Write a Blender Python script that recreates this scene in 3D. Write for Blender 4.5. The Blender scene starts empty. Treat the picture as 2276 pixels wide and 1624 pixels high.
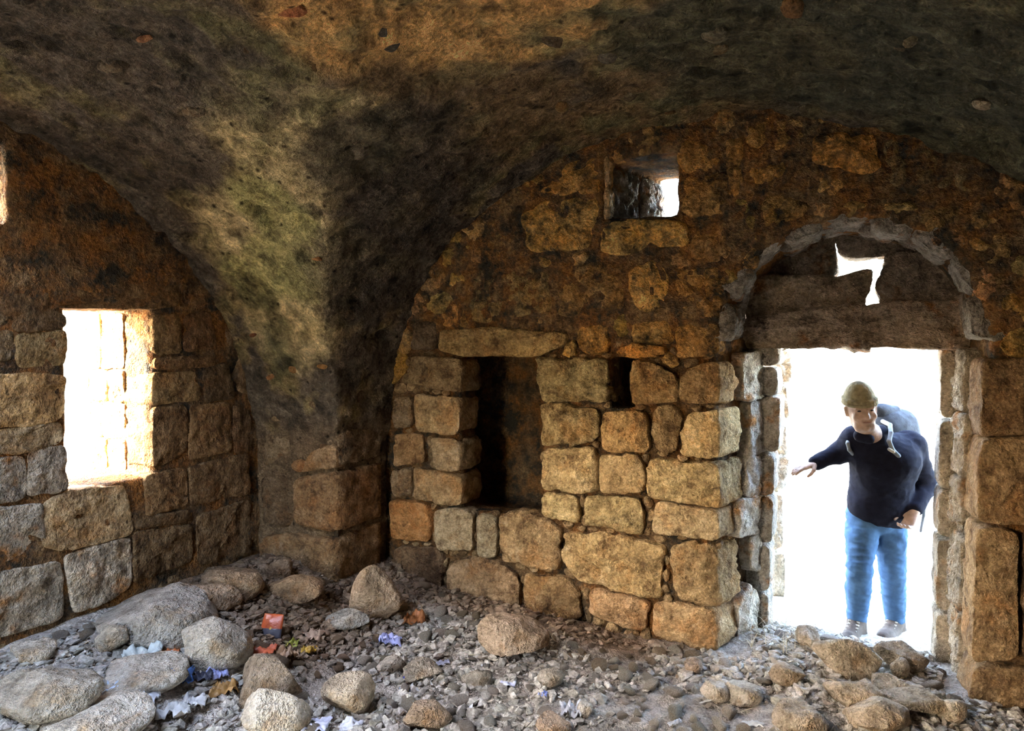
import bpy, bmesh, math, random
import numpy as np
from mathutils import Vector, Matrix

# ------------------------------------------------------------------ camera, sky, sun, exposure
scene = bpy.context.scene
COL = scene.collection
CAM = np.array([3.70, -4.035, 1.75])
YAW = math.radians(26.4)
FPX = 1560.0
PITCH = math.atan(52.0 / FPX)

cam_data = bpy.data.cameras.new('camera')
cam_data.sensor_width = 36.0
cam_data.lens = 36.0 * FPX / 2276.0
cam_data.clip_start = 0.05
cam = bpy.data.objects.new('camera', cam_data)
cam.location = CAM
cam.rotation_euler = (math.pi / 2 - PITCH, 0, YAW)
COL.objects.link(cam)
scene.camera = cam

SUN_AZ = (0.718, 0.696)          # horizontal travel direction of the sunlight
SUN_EL = math.radians(27)
world = bpy.data.worlds.new('sky')
scene.world = world
world.use_nodes = True
wn = world.node_tree
wn.nodes.clear()
w_out = wn.nodes.new('ShaderNodeOutputWorld')
w_bg = wn.nodes.new('ShaderNodeBackground')
w_sky = wn.nodes.new('ShaderNodeTexSky')
w_sky.sky_type = 'NISHITA'
w_sky.sun_disc = False
w_sky.sun_elevation = SUN_EL
w_sky.sun_rotation = math.atan2(-SUN_AZ[0], -SUN_AZ[1])
w_sky.air_density = 1.0
w_sky.dust_density = 2.5
w_bg.inputs['Strength'].default_value = 1.6
wn.links.new(w_sky.outputs[0], w_bg.inputs[0])
wn.links.new(w_bg.outputs[0], w_out.inputs[0])

sun_d = bpy.data.lights.new('sun', 'SUN')
sun_d.energy = 9.0
sun_d.angle = math.radians(0.6)
sun_d.color = (1.0, 0.93, 0.82)
sun = bpy.data.objects.new('sun', sun_d)
sd = Vector((SUN_AZ[0] * math.cos(SUN_EL), SUN_AZ[1] * math.cos(SUN_EL), -math.sin(SUN_EL)))
sun.rotation_euler = sd.to_track_quat('-Z', 'Y').to_euler()
sun.location = (-8, -8, 9)
COL.objects.link(sun)

scene.view_settings.view_transform = 'Standard'
scene.view_settings.look = 'None'
scene.view_settings.exposure = 2.68
scene.view_settings.gamma = 1.0
scene.view_settings.use_curve_mapping = False
scene.cycles.use_denoising = True
scene.cycles.max_bounces = 6
scene.cycles.diffuse_bounces = 5
scene.cycles.glossy_bounces = 1
scene.cycles.transmission_bounces = 1
scene.cycles.caustics_reflective = False
scene.cycles.caustics_refractive = False
scene.cycles.use_adaptive_sampling = True
scene.cycles.adaptive_threshold = 0.15
scene.cycles.sample_clamp_indirect = 20.0


def portal(name, loc, rot, sx, sy):
    """Marks an opening of the building for the sky's light sampling; gives off no light itself."""
    l = bpy.data.lights.new(name, 'AREA')
    l.shape = 'RECTANGLE'
    l.size, l.size_y = sx, sy
    l.cycles.is_portal = True
    o = bpy.data.objects.new(name, l)
    o.location = loc
    o.rotation_euler = rot
    COL.objects.link(o)


# portals look into the room (light's -Z)
portal('portal_door', (3.68, 0.80, 1.0), (-math.pi / 2, 0, 0), 0.95, 2.1)
portal('portal_window', (-0.72, -1.55, 1.45), (0, -math.pi / 2, 0), 1.1, 0.7)

# ------------------------------------------------------------------ projection helpers
CR = np.array(Matrix.Rotation(YAW, 3, 'Z') @ Matrix.Rotation(math.pi / 2 - PITCH, 3, 'X'))


def ray(px, py):
    d = CR @ np.array([(px - 1138.0) / FPX, (812.0 - py) / FPX, -1.0])
    return d / np.linalg.norm(d)


class Plane:
    """A vertical wall plane: P = O + u*U + z*Z + d*D, D points into the masonry."""
    def __init__(self, O, U, D):
        self.O, self.U, self.D = np.array(O, float), np.array(U, float), np.array(D, float)

    def uv(self, px, py):
        d = ray(px, py)
        n = np.array([-self.U[1], self.U[0], 0.0])
        t = ((self.O - CAM) @ n) / (d @ n)
        P = CAM + t * d
        return ((P - self.O) @ self.U, P[2])

    def poly(self, pts):
        return [self.uv(*p) for p in pts]

    def world(self, u, z, d):
        u, z, d = np.asarray(u, float), np.asarray(z, float), np.asarray(d, float)
        return self.O + u[..., None] * self.U + d[..., None] * self.D + z[..., None] * np.array([0, 0, 1.0])


A, B = 0.70, -0.52                       # corner pier: x < A and y > B
FRONT = Plane((0, 0, 0), (1, 0, 0), (0, 1, 0))
LEFT = Plane((0, 0, 0), (0, 1, 0), (-1, 0, 0))
PIERF = Plane((0, B, 0), (1, 0, 0), (0, 1, 0))
DOORP = Plane((0, 0.44, 0), (1, 0, 0), (0, 1, 0))     # plane of lintel and tympanum
FRAMEP = Plane((0, 0.50, 0), (1, 0, 0), (0, 1, 0))

# ------------------------------------------------------------------ noise
def _hash(ix, iy, iz, seed):
    with np.errstate(over='ignore'):
        h = (ix.astype(np.uint64) * np.uint64(73856093)) ^ (iy.astype(np.uint64) * np.uint64(19349663)) ^ \
            (iz.astype(np.uint64) * np.uint64(83492791)) ^ np.uint64((seed * 2654435761) & 0xffffffff)
        h = (h ^ (h >> np.uint64(13))) * np.uint64(1274126177)
        h = (h ^ (h >> np.uint64(16))) * np.uint64(2246822519)
        h = h ^ (h >> np.uint64(15))
    return (h & np.uint64(0xffffff)).astype(np.float64) / 0xffffff


def vnoise(P, scale, seed=0):
    Q = np.asarray(P, float) * scale + 1000.0
    I = np.floor(Q).astype(np.int64)
    f = Q - I
    f = f * f * (3 - 2 * f)
    r = 0
    for dx in (0, 1):
        for dy in (0, 1):
            for dz in (0, 1):
                w = (f[:, 0] if dx else 1 - f[:, 0]) * (f[:, 1] if dy else 1 - f[:, 1]) * (f[:, 2] if dz else 1 - f[:, 2])
                r = r + w * _hash(I[:, 0] + dx, I[:, 1] + dy, I[:, 2] + dz, seed)
    return r * 2 - 1


def fbm(P, scale, octs=4, seed=0, gain=0.5):
    r, a, t = 0, 1.0, 0.0
    for k in range(octs):
        r = r + a * vnoise(P, scale * 2 ** k, seed + 17 * k)
        t += a
        a *= gain
    return r / t


def sstep(a, b, x):
    t = np.clip((x - a) / (b - a), 0, 1)
    return t * t * (3 - 2 * t)

# ------------------------------------------------------------------ mesh and object helpers
def make_mesh(name, V, F, smooth=True, mat=None, tint=None, ngons=()):
    me = bpy.data.meshes.new(name)
    V = np.asarray(V, np.float32)
    if len(ngons):
        idx = np.concatenate([F.ravel()] + [np.asarray(g) for g in ngons]).astype(np.int32)
        cnt = np.concatenate([np.full(len(F), F.shape[1]), [len(g) for g in ngons]])
        me.vertices.add(len(V))
        me.vertices.foreach_set('co', V.ravel())
        me.loops.add(len(idx))
        me.loops.foreach_set('vertex_index', idx)
        me.polygons.add(len(cnt))
        me.polygons.foreach_set('loop_start', np.concatenate([[0], np.cumsum(cnt)[:-1]]).astype(np.int32))
        me.update(calc_edges=True)
        me.polygons.foreach_set('use_smooth', np.full(len(cnt), bool(smooth)))
        if mat is not None:
            me.materials.append(mat)
        return me
    if isinstance(F, np.ndarray):
        n, k = F.shape
        me.vertices.add(len(V))
        me.vertices.foreach_set('co', V.ravel())
        me.loops.add(n * k)
        me.loops.foreach_set('vertex_index', F.astype(np.int32).ravel())
        me.polygons.add(n)
        me.polygons.foreach_set('loop_start', np.arange(0, n * k, k, dtype=np.int32))
        me.update(calc_edges=True)
    else:
        me.from_pydata([tuple(map(float, v)) for v in V], [], [tuple(int(i) for i in f) for f in F])
        me.update()
    me.polygons.foreach_set('use_smooth', np.full(len(me.polygons), bool(smooth)))
    if tint is not None:
        ca = me.color_attributes.new('tint', 'FLOAT_COLOR', 'POINT')
        c = np.ones((len(V), 4), np.float32)
        c[:, :3] = tint
        ca.data.foreach_set('color', c.ravel())
    if mat is not None:
        me.materials.append(mat)
    return me


def add_obj(name, me, parent=None, color=None, **props):
    o = bpy.data.objects.new(name, me)
    COL.objects.link(o)
    if parent is not None:
        o.parent = parent
    if color is not None:
        o.color = (*color, 1.0)
    for k, v in props.items():
        o[k] = v
    return o


def thing(o, label, category, group=None):
    o['label'] = label
    o['category'] = category
    if group:
        o['group'] = group
    return o


def vnormals(V, F):
    N = np.zeros_like(V)
    for a, b, c in ((0, 1, 2), (0, 2, 3)) if F.shape[1] == 4 else ((0, 1, 2),):
        n = np.cross(V[F[:, b]] - V[F[:, a]], V[F[:, c]] - V[F[:, a]])
        for k in (a, b, c):
            np.add.at(N, F[:, k], n)
    return N / np.maximum(np.linalg.norm(N, axis=1, keepdims=True), 1e-12)


def surface_nets(F, org, h):
    """Quads around the zero level of F (negative inside)."""
    org = np.asarray(org, float)
    nx, ny, nz = F.shape
    ins = F < 0
    C = np.zeros((nx - 1, ny - 1, nz - 1), np.int8)
    offs = [(i, j, k) for i in (0, 1) for j in (0, 1) for k in (0, 1)]
    for i, j, k in offs:
        C += ins[i:nx - 1 + i, j:ny - 1 + j, k:nz - 1 + k]
    act = np.argwhere((C > 0) & (C < 8))
    vals = np.stack([F[act[:, 0] + i, act[:, 1] + j, act[:, 2] + k] for i, j, k in offs], 1)
    pos = np.zeros((len(act), 3))
    cnt = np.zeros(len(act))
    for a in range(8):
        for b in range(a + 1, 8):
            da = np.array(offs[b]) - np.array(offs[a])
            if np.abs(da).sum() != 1:
                continue
            m = (vals[:, a] < 0) != (vals[:, b] < 0)
            t = vals[m, a] / (vals[m, a] - vals[m, b])
            pos[m] += np.array(offs[a]) + t[:, None] * da
            cnt[m] += 1
    pos /= np.maximum(cnt, 1)[:, None]
    idx = -np.ones(C.shape, np.int64)
    idx[act[:, 0], act[:, 1], act[:, 2]] = np.arange(len(act))
    V = org + (act + pos) * h
    quads = []
    for ax in range(3):
        s0 = [slice(1, -1)] * 3
        s1 = [slice(1, -1)] * 3
        s0[ax] = slice(0, F.shape[ax] - 1)
        s1[ax] = slice(1, F.shape[ax])
        e0, e1 = ins[tuple(s0)], ins[tuple(s1)]
        cross = np.argwhere(e0 != e1)
        if not len(cross):
            continue
        o = np.ones(3, int)
        o[ax] = 0
        g = cross + o
        flip = e0[tuple(cross.T)]
        b, c = (ax + 1) % 3, (ax + 2) % 3
        q = []
        for db, dc in ((-1, -1), (0, -1), (0, 0), (-1, 0)):
            p = g.copy()
            p[:, b] += db
            p[:, c] += dc
            q.append(idx[p[:, 0], p[:, 1], p[:, 2]])
        q = np.stack(q, 1)
        q[~flip] = q[~flip][:, ::-1]
        quads.append(q)
    Q = np.concatenate(quads)
    return V, Q[(Q >= 0).all(1)]


def grid(lo, hi, h):
    ax = [np.arange(l, u + h, h) for l, u in zip(lo, hi)]
    return np.meshgrid(*ax, indexing='ij', sparse=True), tuple(a[0] for a in ax)

# ------------------------------------------------------------------ materials
def nd(nt, kind, **kw):
    n = nt.nodes.new(kind)
    for k, v in kw.items():
        if k in n.inputs:
            n.inputs[k].default_value = v
        else:
            setattr(n, k, v)
    return n


def ramp(nt, fac, stops):
    r = nt.nodes.new('ShaderNodeValToRGB')
    e = r.color_ramp.elements
    while len(e) < len(stops):
        e.new(0.5)
    for el, (p, c) in zip(e, stops):
        el.position = p
        el.color = (*c, 1) if len(c) == 3 else c
    nt.links.new(fac, r.inputs[0])
    return r.outputs[0]


def mixc(nt, mode, fac, a, b):
    m = nt.nodes.new('ShaderNodeMix')
    m.data_type = 'RGBA'
    m.blend_type = mode
    for s, v in ((m.inputs[0], fac), (m.inputs[6], a), (m.inputs[7], b)):
        if hasattr(v, 'links'):
            nt.links.new(v, s)
        else:
            s.default_value = v if isinstance(v, (int, float)) else (*v, 1)
    return m.outputs[2]


def stone_material(name, stops, soot=0.0, soot_col=(0.035, 0.03, 0.028), ochre=0.0, ochre_col=(0.42, 0.2, 0.06),
                   pale=0.0, vary=0.25, bump=0.5, local=False, tint=False, grain=60.0, pits=0.5, pitscale=38.0, scale=1.0, speck=0.6):
    m = bpy.data.materials.new(name)
    m.use_nodes = True
    nt = m.node_tree
    L = nt.links.new
    bs = nt.nodes['Principled BSDF']
    bs.inputs['Roughness'].default_value = 0.93
    bs.inputs['Specular IOR Level'].default_value = 0.15
    if local:
        co = nd(nt, 'ShaderNodeTexCoord').outputs['Object']
    else:
        co = nd(nt, 'ShaderNodeNewGeometry').outputs['Position']
    oi = nd(nt, 'ShaderNodeObjectInfo')
    # every stone shifts the pattern a little, so neighbours do not run into each other
    sh = nd(nt, 'ShaderNodeVectorMath', operation='MULTIPLY_ADD')
    cb = nd(nt, 'ShaderNodeCombineXYZ')
    for k in range(3):
        L(oi.outputs['Random'], cb.inputs[k])
    L(cb.outputs[0], sh.inputs[0])
    sh.inputs[1].default_value = (7.3, 3.1, 5.7)
    L(co, sh.inputs[2])
    v = sh.outputs[0]

    def noise(sc, det=4, rough=0.6, vec=v, dist=0.0):
        n = nd(nt, 'ShaderNodeTexNoise')
        n.inputs['Scale'].default_value = sc * scale
        n.inputs['Detail'].default_value = det
        n.inputs['Roughness'].default_value = rough
        n.inputs['Distortion'].default_value = dist
        L(vec, n.inputs['Vector'])
        return n.outputs['Fac']
    base = ramp(nt, noise(9, 4, 0.72), [(0.5 + (p - 0.5) * 0.72, c) for p, c in stops])
    fine = ramp(nt, noise(grain, 3, 0.8), [(0.3, (0.3, 0.29, 0.28)), (0.5, (0.95, 0.95, 0.95)), (0.72, (1.7, 1.7, 1.7))])
    c = mixc(nt, 'MULTIPLY', speck, base, fine)
    if ochre:
        om = ramp(nt, noise(4.5, 3, 0.7, vec=co), [(0.58 - 0.25 * ochre, (0, 0, 0)), (0.72 - 0.2 * ochre, (1, 1, 1))])
        c = mixc(nt, 'MIX', om, c, mixc(nt, 'MULTIPLY', 0.7, ochre_col, fine))
    if pale:
        pm = ramp(nt, noise(6.5, 4, 0.75), [(0.66 - 0.2 * pale, (0, 0, 0)), (0.78 - 0.15 * pale, (1, 1, 1))])
        c = mixc(nt, 'MIX', pm, c, (0.6, 0.54, 0.44))
    if soot:
        sm = ramp(nt, noise(5.5, 4, 0.75, vec=co), [(0.62 - 0.28 * soot, (0, 0, 0)), (0.80 - 0.28 * soot, (1, 1, 1))])
        c = mixc(nt, 'MIX', sm, c, soot_col)
    # small dark pits
    vo = nd(nt, 'ShaderNodeTexVoronoi')
    vo.inputs['Scale'].default_value = pitscale
    L(v, vo.inputs['Vector'])
    pit = ramp(nt, vo.outputs['Distance'], [(0.1, (0.2, 0.18, 0.16)), (0.26, (1, 1, 1))])
    pz = ramp(nt, noise(7, 1), [(0.5, (0, 0, 0)), (0.6, (1, 1, 1))])
    pm2 = nd(nt, 'ShaderNodeMath', operation='MULTIPLY')
    L(pz, pm2.inputs[0])
    pm2.inputs[1].default_value = pits
    c = mixc(nt, 'MULTIPLY', pm2.outputs[0], c, pit)
    c = mixc(nt, 'MULTIPLY', 1.0, c, oi.outputs['Color'])
    vr = nd(nt, 'ShaderNodeMapRange')
    vr.inputs['To Min'].default_value = 1 - vary
    vr.inputs['To Max'].default_value = 1 + vary
    L(oi.outputs['Random'], vr.inputs['Value'])
    hs = nd(nt, 'ShaderNodeHueSaturation')
    L(vr.outputs[0], hs.inputs['Value'])
    L(c, hs.inputs['Color'])
    c = hs.outputs[0]
    if tint:
        at = nd(nt, 'ShaderNodeAttribute', attribute_name='tint')
        c = mixc(nt, 'MULTIPLY', 1.0, c, at.outputs['Color'])
    L(c, bs.inputs['Base Color'])
    # relief
    b0 = None
    for sc, det, dist, st in ((18, 4, 0.09, bump),):
        b = nd(nt, 'ShaderNodeBump')
        b.inputs['Strength'].default_value = st
        b.inputs['Distance'].default_value = dist
        L(noise(sc, det, 0.75), b.inputs['Height'])
        if b0 is not None:
            L(b0, b.inputs['Normal'])
        b0 = b.outputs[0]
    L(b0, bs.inputs['Normal'])
    return m


TAN = [(0.28, (0.17, 0.12, 0.075)), (0.45, (0.345, 0.275, 0.178)), (0.58, (0.45, 0.372, 0.25)), (0.75, (0.57, 0.49, 0.355))]
BROWN = [(0.28, (0.12, 0.075, 0.04)), (0.45, (0.27, 0.17, 0.09)), (0.58, (0.36, 0.235, 0.12)), (0.75, (0.46, 0.33, 0.19))]
GREY = [(0.28, (0.24, 0.21, 0.175)), (0.45, (0.41, 0.37, 0.315)), (0.6, (0.52, 0.475, 0.415)), (0.75, (0.62, 0.58, 0.52))]
M_TAN = stone_material('limestone_ashlar', TAN, soot=0.15, ochre=0.25, ochre_col=(0.42, 0.285, 0.155), pale=0.25, bump=0.75)
M_UP = stone_material('stained_rubble_stone', [(0.28, (0.12, 0.09, 0.055)), (0.44, (0.40, 0.29, 0.16)), (0.56, (0.58, 0.42, 0.22)), (0.72, (0.75, 0.58, 0.34))], soot=0.5, ochre=0.6, ochre_col=(0.62, 0.38, 0.15), pale=0.0, vary=0.12, bump=0.9, soot_col=(0.07, 0.066, 0.055))
M_LEFT = stone_material('dusty_limestone', TAN, soot=0.12, ochre=0.25, ochre_col=(0.42, 0.285, 0.155), pale=0.3, bump=0.6)
M_REV = stone_material('weathered_grey_stone', GREY, soot=0.1, ochre=0.08, pale=0.4, bump=0.9, speck=0.4)
M_MORT = stone_material('earth_mortar', BROWN, soot=0.6, ochre=0.6, soot_col=(0.07, 0.066, 0.055), bump=0.9, vary=0.0, tint=True)
M_VAULT = stone_material('vault_plaster', [(0.3, (0.45, 0.42, 0.38)), (0.5, (0.8, 0.76, 0.7)), (0.7, (1.1, 1.05, 0.98))], soot=0.25,
                         soot_col=(0.3, 0.29, 0.28), bump=1.0, vary=0.0, tint=True, pits=1.0, pitscale=15.0)
M_ROCK = stone_material('rubble_rock', GREY, soot=0.05, ochre=0.1, ochre_col=(0.38, 0.28, 0.18), pale=0.3, bump=0.9, local=True, vary=0.2, speck=0.35)
M_SOIL = stone_material('dusty_earth_floor', [(0.3, (0.27, 0.24, 0.21)), (0.5, (0.44, 0.40, 0.355)), (0.7, (0.58, 0.53, 0.48))],
                        bump=0.9, vary=0.0, tint=True, grain=90)
M_OUT = stone_material('pale_outdoor_soil', [(0.3, (0.42, 0.37, 0.28)), (0.6, (0.55, 0.49, 0.39))], bump=0.6, vary=0.0)
# ------------------------------------------------------------------ stones set in a wall
def resample(poly, n):
    P = np.array(poly, float)
    d = np.linalg.norm(np.roll(P, -1, 0) - P, axis=1)
    s = np.concatenate([[0], np.cumsum(d)])
    t = np.linspace(0, s[-1], n, endpoint=False)
    Q = np.vstack([P, P[:1]])
    return np.stack([np.interp(t, s, Q[:, k]) for k in (0, 1)], 1)


def chaikin(poly, r=0.2):
    P = np.array(poly, float)
    N = np.roll(P, -1, 0)
    L = np.linalg.norm(N - P, axis=1, keepdims=True)
    k = np.minimum(r, 0.022 / np.maximum(L, 1e-6))
    out = np.empty((len(P) * 2, 2))
    out[0::2] = P + (N - P) * k
    out[1::2] = N - (N - P) * k
    return out


def shrink(poly, g):
    """Moves every edge of a counter- or clockwise polygon inward by g."""
    P = np.array(poly, float)
    area = 0.5 * np.sum(P[:, 0] * np.roll(P[:, 1], -1) - np.roll(P[:, 0], -1) * P[:, 1])
    if area < 0:
        P = P[::-1]
    c = P.mean(0)
    d = c - P
    l = np.linalg.norm(d, axis=1, keepdims=True)
    return P + d / l * np.minimum(g * 1.3, 0.3 * l)


SEED = [0]


def stone_mesh(poly, plane, depth=0.14, prot=0.0, bevel=0.012, bulge=0.010, rough=0.013, shear=0.0, mat=None, res=0.012, side=0.04, grow=0.0):
    SEED[0] += 1
    sd = SEED[0]
    P = shrink(poly, 0.002 - grow)
    P = chaikin(chaikin(P), 0.25)
    per = np.linalg.norm(np.roll(P, -1, 0) - P, axis=1).sum()
    n = int(np.clip(per / res, 20, 120))
    P = resample(P, n)
    c = P.mean(0)
    e3 = np.concatenate([P, np.full((n, 1), sd * 1.7)], 1)
    P = P + (P - c) / np.linalg.norm(P - c, axis=1, keepdims=True) * (0.007 * fbm(e3, 14.0, 3, sd + 2))[:, None]
    out = P - c
    rad = np.linalg.norm(out, axis=1)
    dirn = out / rad[:, None]
    inr = rad.min()
    bevel = min(bevel, 0.35 * inr)
    rings = []                                     # (inset, extra scale, depth, side weight)
    nside = max(1, int(round((depth - bevel) / side)))
    for k in range(nside):
        rings.append((0.0, 1.0, depth - (depth - bevel) * k / nside, 1.0))
    rings += [(0.0, 1.0, bevel, 0.8), (bevel * 0.3, 1.0, bevel * 0.3, 0.5), (bevel, 1.0, 0.0, 0.0)]
    nin = max(2, int(round(inr / (res * 1.25))))
    for k in range(1, nin):
        rings.append((bevel, 1.0 - k / nin, 0.0, 0.0))
    V, S = [], []
    for ins, sc, d, w in rings:
        q = c + dirn * ((rad - ins) * sc)[:, None]
        b = bulge * (1 - sc * sc) if w == 0 else 0.0
        V.append(np.concatenate([q, np.full((n, 1), d - b)], 1))
        S.append(np.concatenate([dirn, np.full((n, 1), w)], 1))
    V, S = np.concatenate(V), np.concatenate(S)
    Q = V * np.array([1, 1, 1.0]) + sd * 3.71
    lo = fbm(Q, 6.0, 2, sd)
    mid = fbm(Q, 17.0, 3, sd + 5)
    chip = -np.clip(np.abs(fbm(Q, 11.0, 2, sd + 9)) - 0.18, 0, 1) * 1.5
    rs = np.random.RandomState(sd)
    K = 7
    sp = c + rs.uniform(-1, 1, (K, 2)) * np.abs(out).max(0)
    wob = V[:, :2] + 0.02 * np.stack([fbm(Q, 12.0, 2, sd + 3), fbm(Q, 12.0, 2, sd + 4)], 1)
    cell = np.argmin(((wob[:, None, :] - sp[None]) ** 2).sum(2), 1)
    hts, tl = rs.uniform(-1, 1, K), rs.uniform(-0.10, 0.10, (K, 2))
    spall = 0.45 * hts[cell] + ((wob - sp[cell]) * tl[cell]).sum(1) / 0.013
    disp = rough * (0.8 * lo + 1.3 * mid + 0.9 * chip + 0.75 * spall + 0.45 * vnoise(Q, 42.0, sd + 6))
    w = S[:, 2]
    V[:, 2] -= disp * (1 - w) + prot
    V[:, 0] += S[:, 0] * disp * w * 0.9
    V[:, 1] += S[:, 1] * disp * w * 0.9
    # tilt the face slightly
    t = rs.uniform(-0.03, 0.03, 2)
    V[:, 2] += (V[:, 0] - c[0]) * t[0] + (V[:, 1] - c[1]) * t[1]
    W = plane.world(V[:, 0] + shear * np.maximum(V[:, 2], 0), V[:, 1], V[:, 2])
    m = len(rings)
    ii = np.arange(n)
    jj = (ii + 1) % n
    F = np.concatenate([np.stack([k * n + ii, k * n + jj, (k + 1) * n + jj, (k + 1) * n + ii], 1) for k in range(m - 1)])
    capf = (m - 1) * n + ii
    base = ii[::-1]
    # outward winding: the front must look against D
    mid_ = W[capf].mean(0)
    nrm = np.cross(W[capf[0]] - mid_, W[capf[n // 3]] - mid_)
    if nrm @ plane.D > 0:
        F, capf, base = F[:, ::-1], capf[::-1], base[::-1]
    return make_mesh('stone', W, np.ascontiguousarray(F), True, mat, ngons=(capf, base))


def stone(parent, plane, px, name='stone', color=None, mat=None, uv=None, **kw):
    poly = plane.poly(px) if uv is None else uv
    return add_obj(name, stone_mesh(poly, plane, mat=mat, **kw), parent, color or (1, 1, 1))


def inside(pt, poly):
    x, y = pt
    r = False
    n = len(poly)
    for i in range(n):
        x0, y0 = poly[i]
        x1, y1 = poly[(i + 1) % n]
        if (y0 > y) != (y1 > y) and x < (x1 - x0) * (y - y0) / (y1 - y0) + x0:
            r = not r
    return r


def cell_fill(region, blockers, step, seed, rmax=0.16):
    """Irregular stones for the places between the ones traced: Voronoi cells kept clear of all blockers."""
    rs = np.random.RandomState(seed)
    bl = [resample(b, max(12, int(sum(math.dist(b[i], b[(i + 1) % len(b)]) for i in range(len(b))) / 0.03))) for b in blockers]
    # mirror points just outside a blocker act as its own seeds
    bpts = np.concatenate([np.concatenate([b + (b.mean(0) - b) / np.linalg.norm(b.mean(0) - b, axis=1, keepdims=True) * 0.02]) for b in bl])
    (u0, v0), (u1, v1) = np.min(region, 0), np.max(region, 0)
    seeds = []
    for _ in range(4000):
        p = (rs.uniform(u0, u1), rs.uniform(v0, v1))
        if not inside(p, region) or any(inside(p, b) for b in blockers):
            continue
        if np.min(np.linalg.norm(bpts - p, axis=1)) < step * 0.32:
            continue
        if seeds and np.min(np.linalg.norm(np.array(seeds) - p, axis=1)) < step * rs.uniform(0.7, 1.25):
            continue
        seeds.append(p)
    allp = np.vstack([np.array(seeds), bpts])
    cells = []
    for i, s in enumerate(seeds):
        s = np.array(s)
        ex = rs.uniform(1.0, 1.4)
        poly = [s + np.array([ex * rmax * math.cos(a), rmax * math.sin(a)]) for a in np.linspace(0, 2 * math.pi, 9)[:-1] + rs.uniform(0, 1)]
        d = np.linalg.norm(allp - s, axis=1)
        for j in np.argsort(d)[1:60]:
            if d[j] > 2.2 * rmax:
                break
            n = (allp[j] - s) / d[j]
            m = (allp[j] + s) / 2
            new = []
            for k in range(len(poly)):
                a, b = poly[k], poly[(k + 1) % len(poly)]
                da, db = (a - m) @ n, (b - m) @ n
                if da <= 0:
                    new.append(a)
                if (da < 0) != (db < 0):
                    new.append(a + (b - a) * da / (da - db))
            poly = new
            if len(poly) < 3:
                break
        if len(poly) >= 4:
            P = np.array(poly)
            keep = np.linalg.norm(np.roll(P, -1, 0) - P, axis=1) > 0.008
            P = P[keep]
            ar = 0.5 * abs(np.sum(P[:, 0] * np.roll(P[:, 1], -1) - np.roll(P[:, 0], -1) * P[:, 1]))
            if len(P) >= 4 and ar > 0.0015:
                cells.append([tuple(p) for p in P])
    return cells

# ------------------------------------------------------------------ the vault and the corner pier
VA = (2.85, 2.15, 1.20, 1.80)        # barrel along y: centre x, half span, springing, rise
VB = (-2.70, 2.18, 1.00, 1.90)       # barrel along x: centre y, half span, springing, rise


def barrel(t, z, v):
    c, hw, z0, rise = v
    q = np.abs(t - c)
    low = q - hw
    up = (np.sqrt((q / hw) ** 2 + (np.maximum(z - z0, 0) / rise) ** 2 + 1e-9) - 1) * (0.5 * (hw + rise))
    return np.where(z > z0, up, low)


def void(x, y, z):
    a, b = barrel(x, z, VA), barrel(y, z, VB)
    k = 0.012
    h = np.clip(0.5 + 0.5 * (b - a) / k, 0, 1)
    return b * (1 - h) + a * h - k * h * (1 - h)


def vault_hit(px, py):
    d = ray(px, py)
    t = 0.5
    for _ in range(400):
        p = CAM + d * t
        if void(p[0], p[1], p[2]) > 0 or p[1] > 0 or p[0] < 0:
            break
        t += 0.02
    return CAM + d * t


XR, YB = 5.66, -5.40                  # right and back wall
h = 0.025
(X, Y, Z), org = grid((-0.10, YB - 0.1, -0.25), (XR + 0.1, 0.10, 3.45), h)
Fv = -void(X + 0 * Y + 0 * Z, Y + 0 * X + 0 * Z, Z + 0 * X + 0 * Y)
HOLE = (0.88, -3.84)  # opening out of view, added to light the left foreground
Fv = np.maximum(Fv, Z - 3.4)
Fv = np.maximum(Fv, (0.78 + 0.06 * (3.4 - Z)) - np.sqrt((X - HOLE[0]) ** 2 + ((Y - HOLE[1]) / 1.35) ** 2))
for sgn, arr, lim in ((1, X, XR + 0.07), (-1, X, 0.07), (1, Y, 0.07), (-1, Y, -YB + 0.07)):
    Fv = np.maximum(Fv, sgn * arr - lim)
Vv, Qv = surface_nets(Fv.astype(np.float32), org, h)
del Fv
Nv = vnormals(Vv, Qv)
if (Nv[:, 2] * (Vv[:, 2] > 3.3)).sum() < 0:
    Qv = Qv[:, ::-1].copy()
    Nv = -Nv
relief = 0.030 * fbm(Vv, 2.2, 3, 3) + 0.030 * fbm(Vv, 7.0, 4, 4, 0.7) + 0.016 * vnoise(Vv, 19.0, 5)
hol = fbm(Vv, 5.0, 2, 8)
relief -= 0.05 * np.clip(hol - 0.42, 0, 1) / 0.3           # broken-out pockets
low = sstep(1.25, 1.0, Vv[:, 2])
relief = relief * (1 - 0.6 * low) - 0.03 * low             # the dressed pier stands in front of its core
Vv = Vv + Nv * relief[:, None]

# plaster colour with some painted light and shade: soot, lime green algae, raw orange patches where the coat has fallen
cN1, cN2 = fbm(Vv, 3.0, 4, 21), fbm(Vv, 8.0, 3, 22)
tint = np.empty((len(Vv), 3))
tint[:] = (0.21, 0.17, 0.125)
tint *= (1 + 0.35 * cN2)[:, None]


def patch(centres, col, edge=0.35, nz=0.6, amt=1.0):
    m = np.zeros(len(Vv))
    for c, r in centres:
        d = 1 - np.linalg.norm(Vv - c, axis=1) / r
        m = np.maximum(m, d)
    m = sstep(0, edge, m + nz * (cN1 * 0.5 + cN2 * 0.35)) * (m > -0.6) * amt
    tint[:] = tint * (1 - m[:, None]) + np.array(col) * m[:, None]


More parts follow.
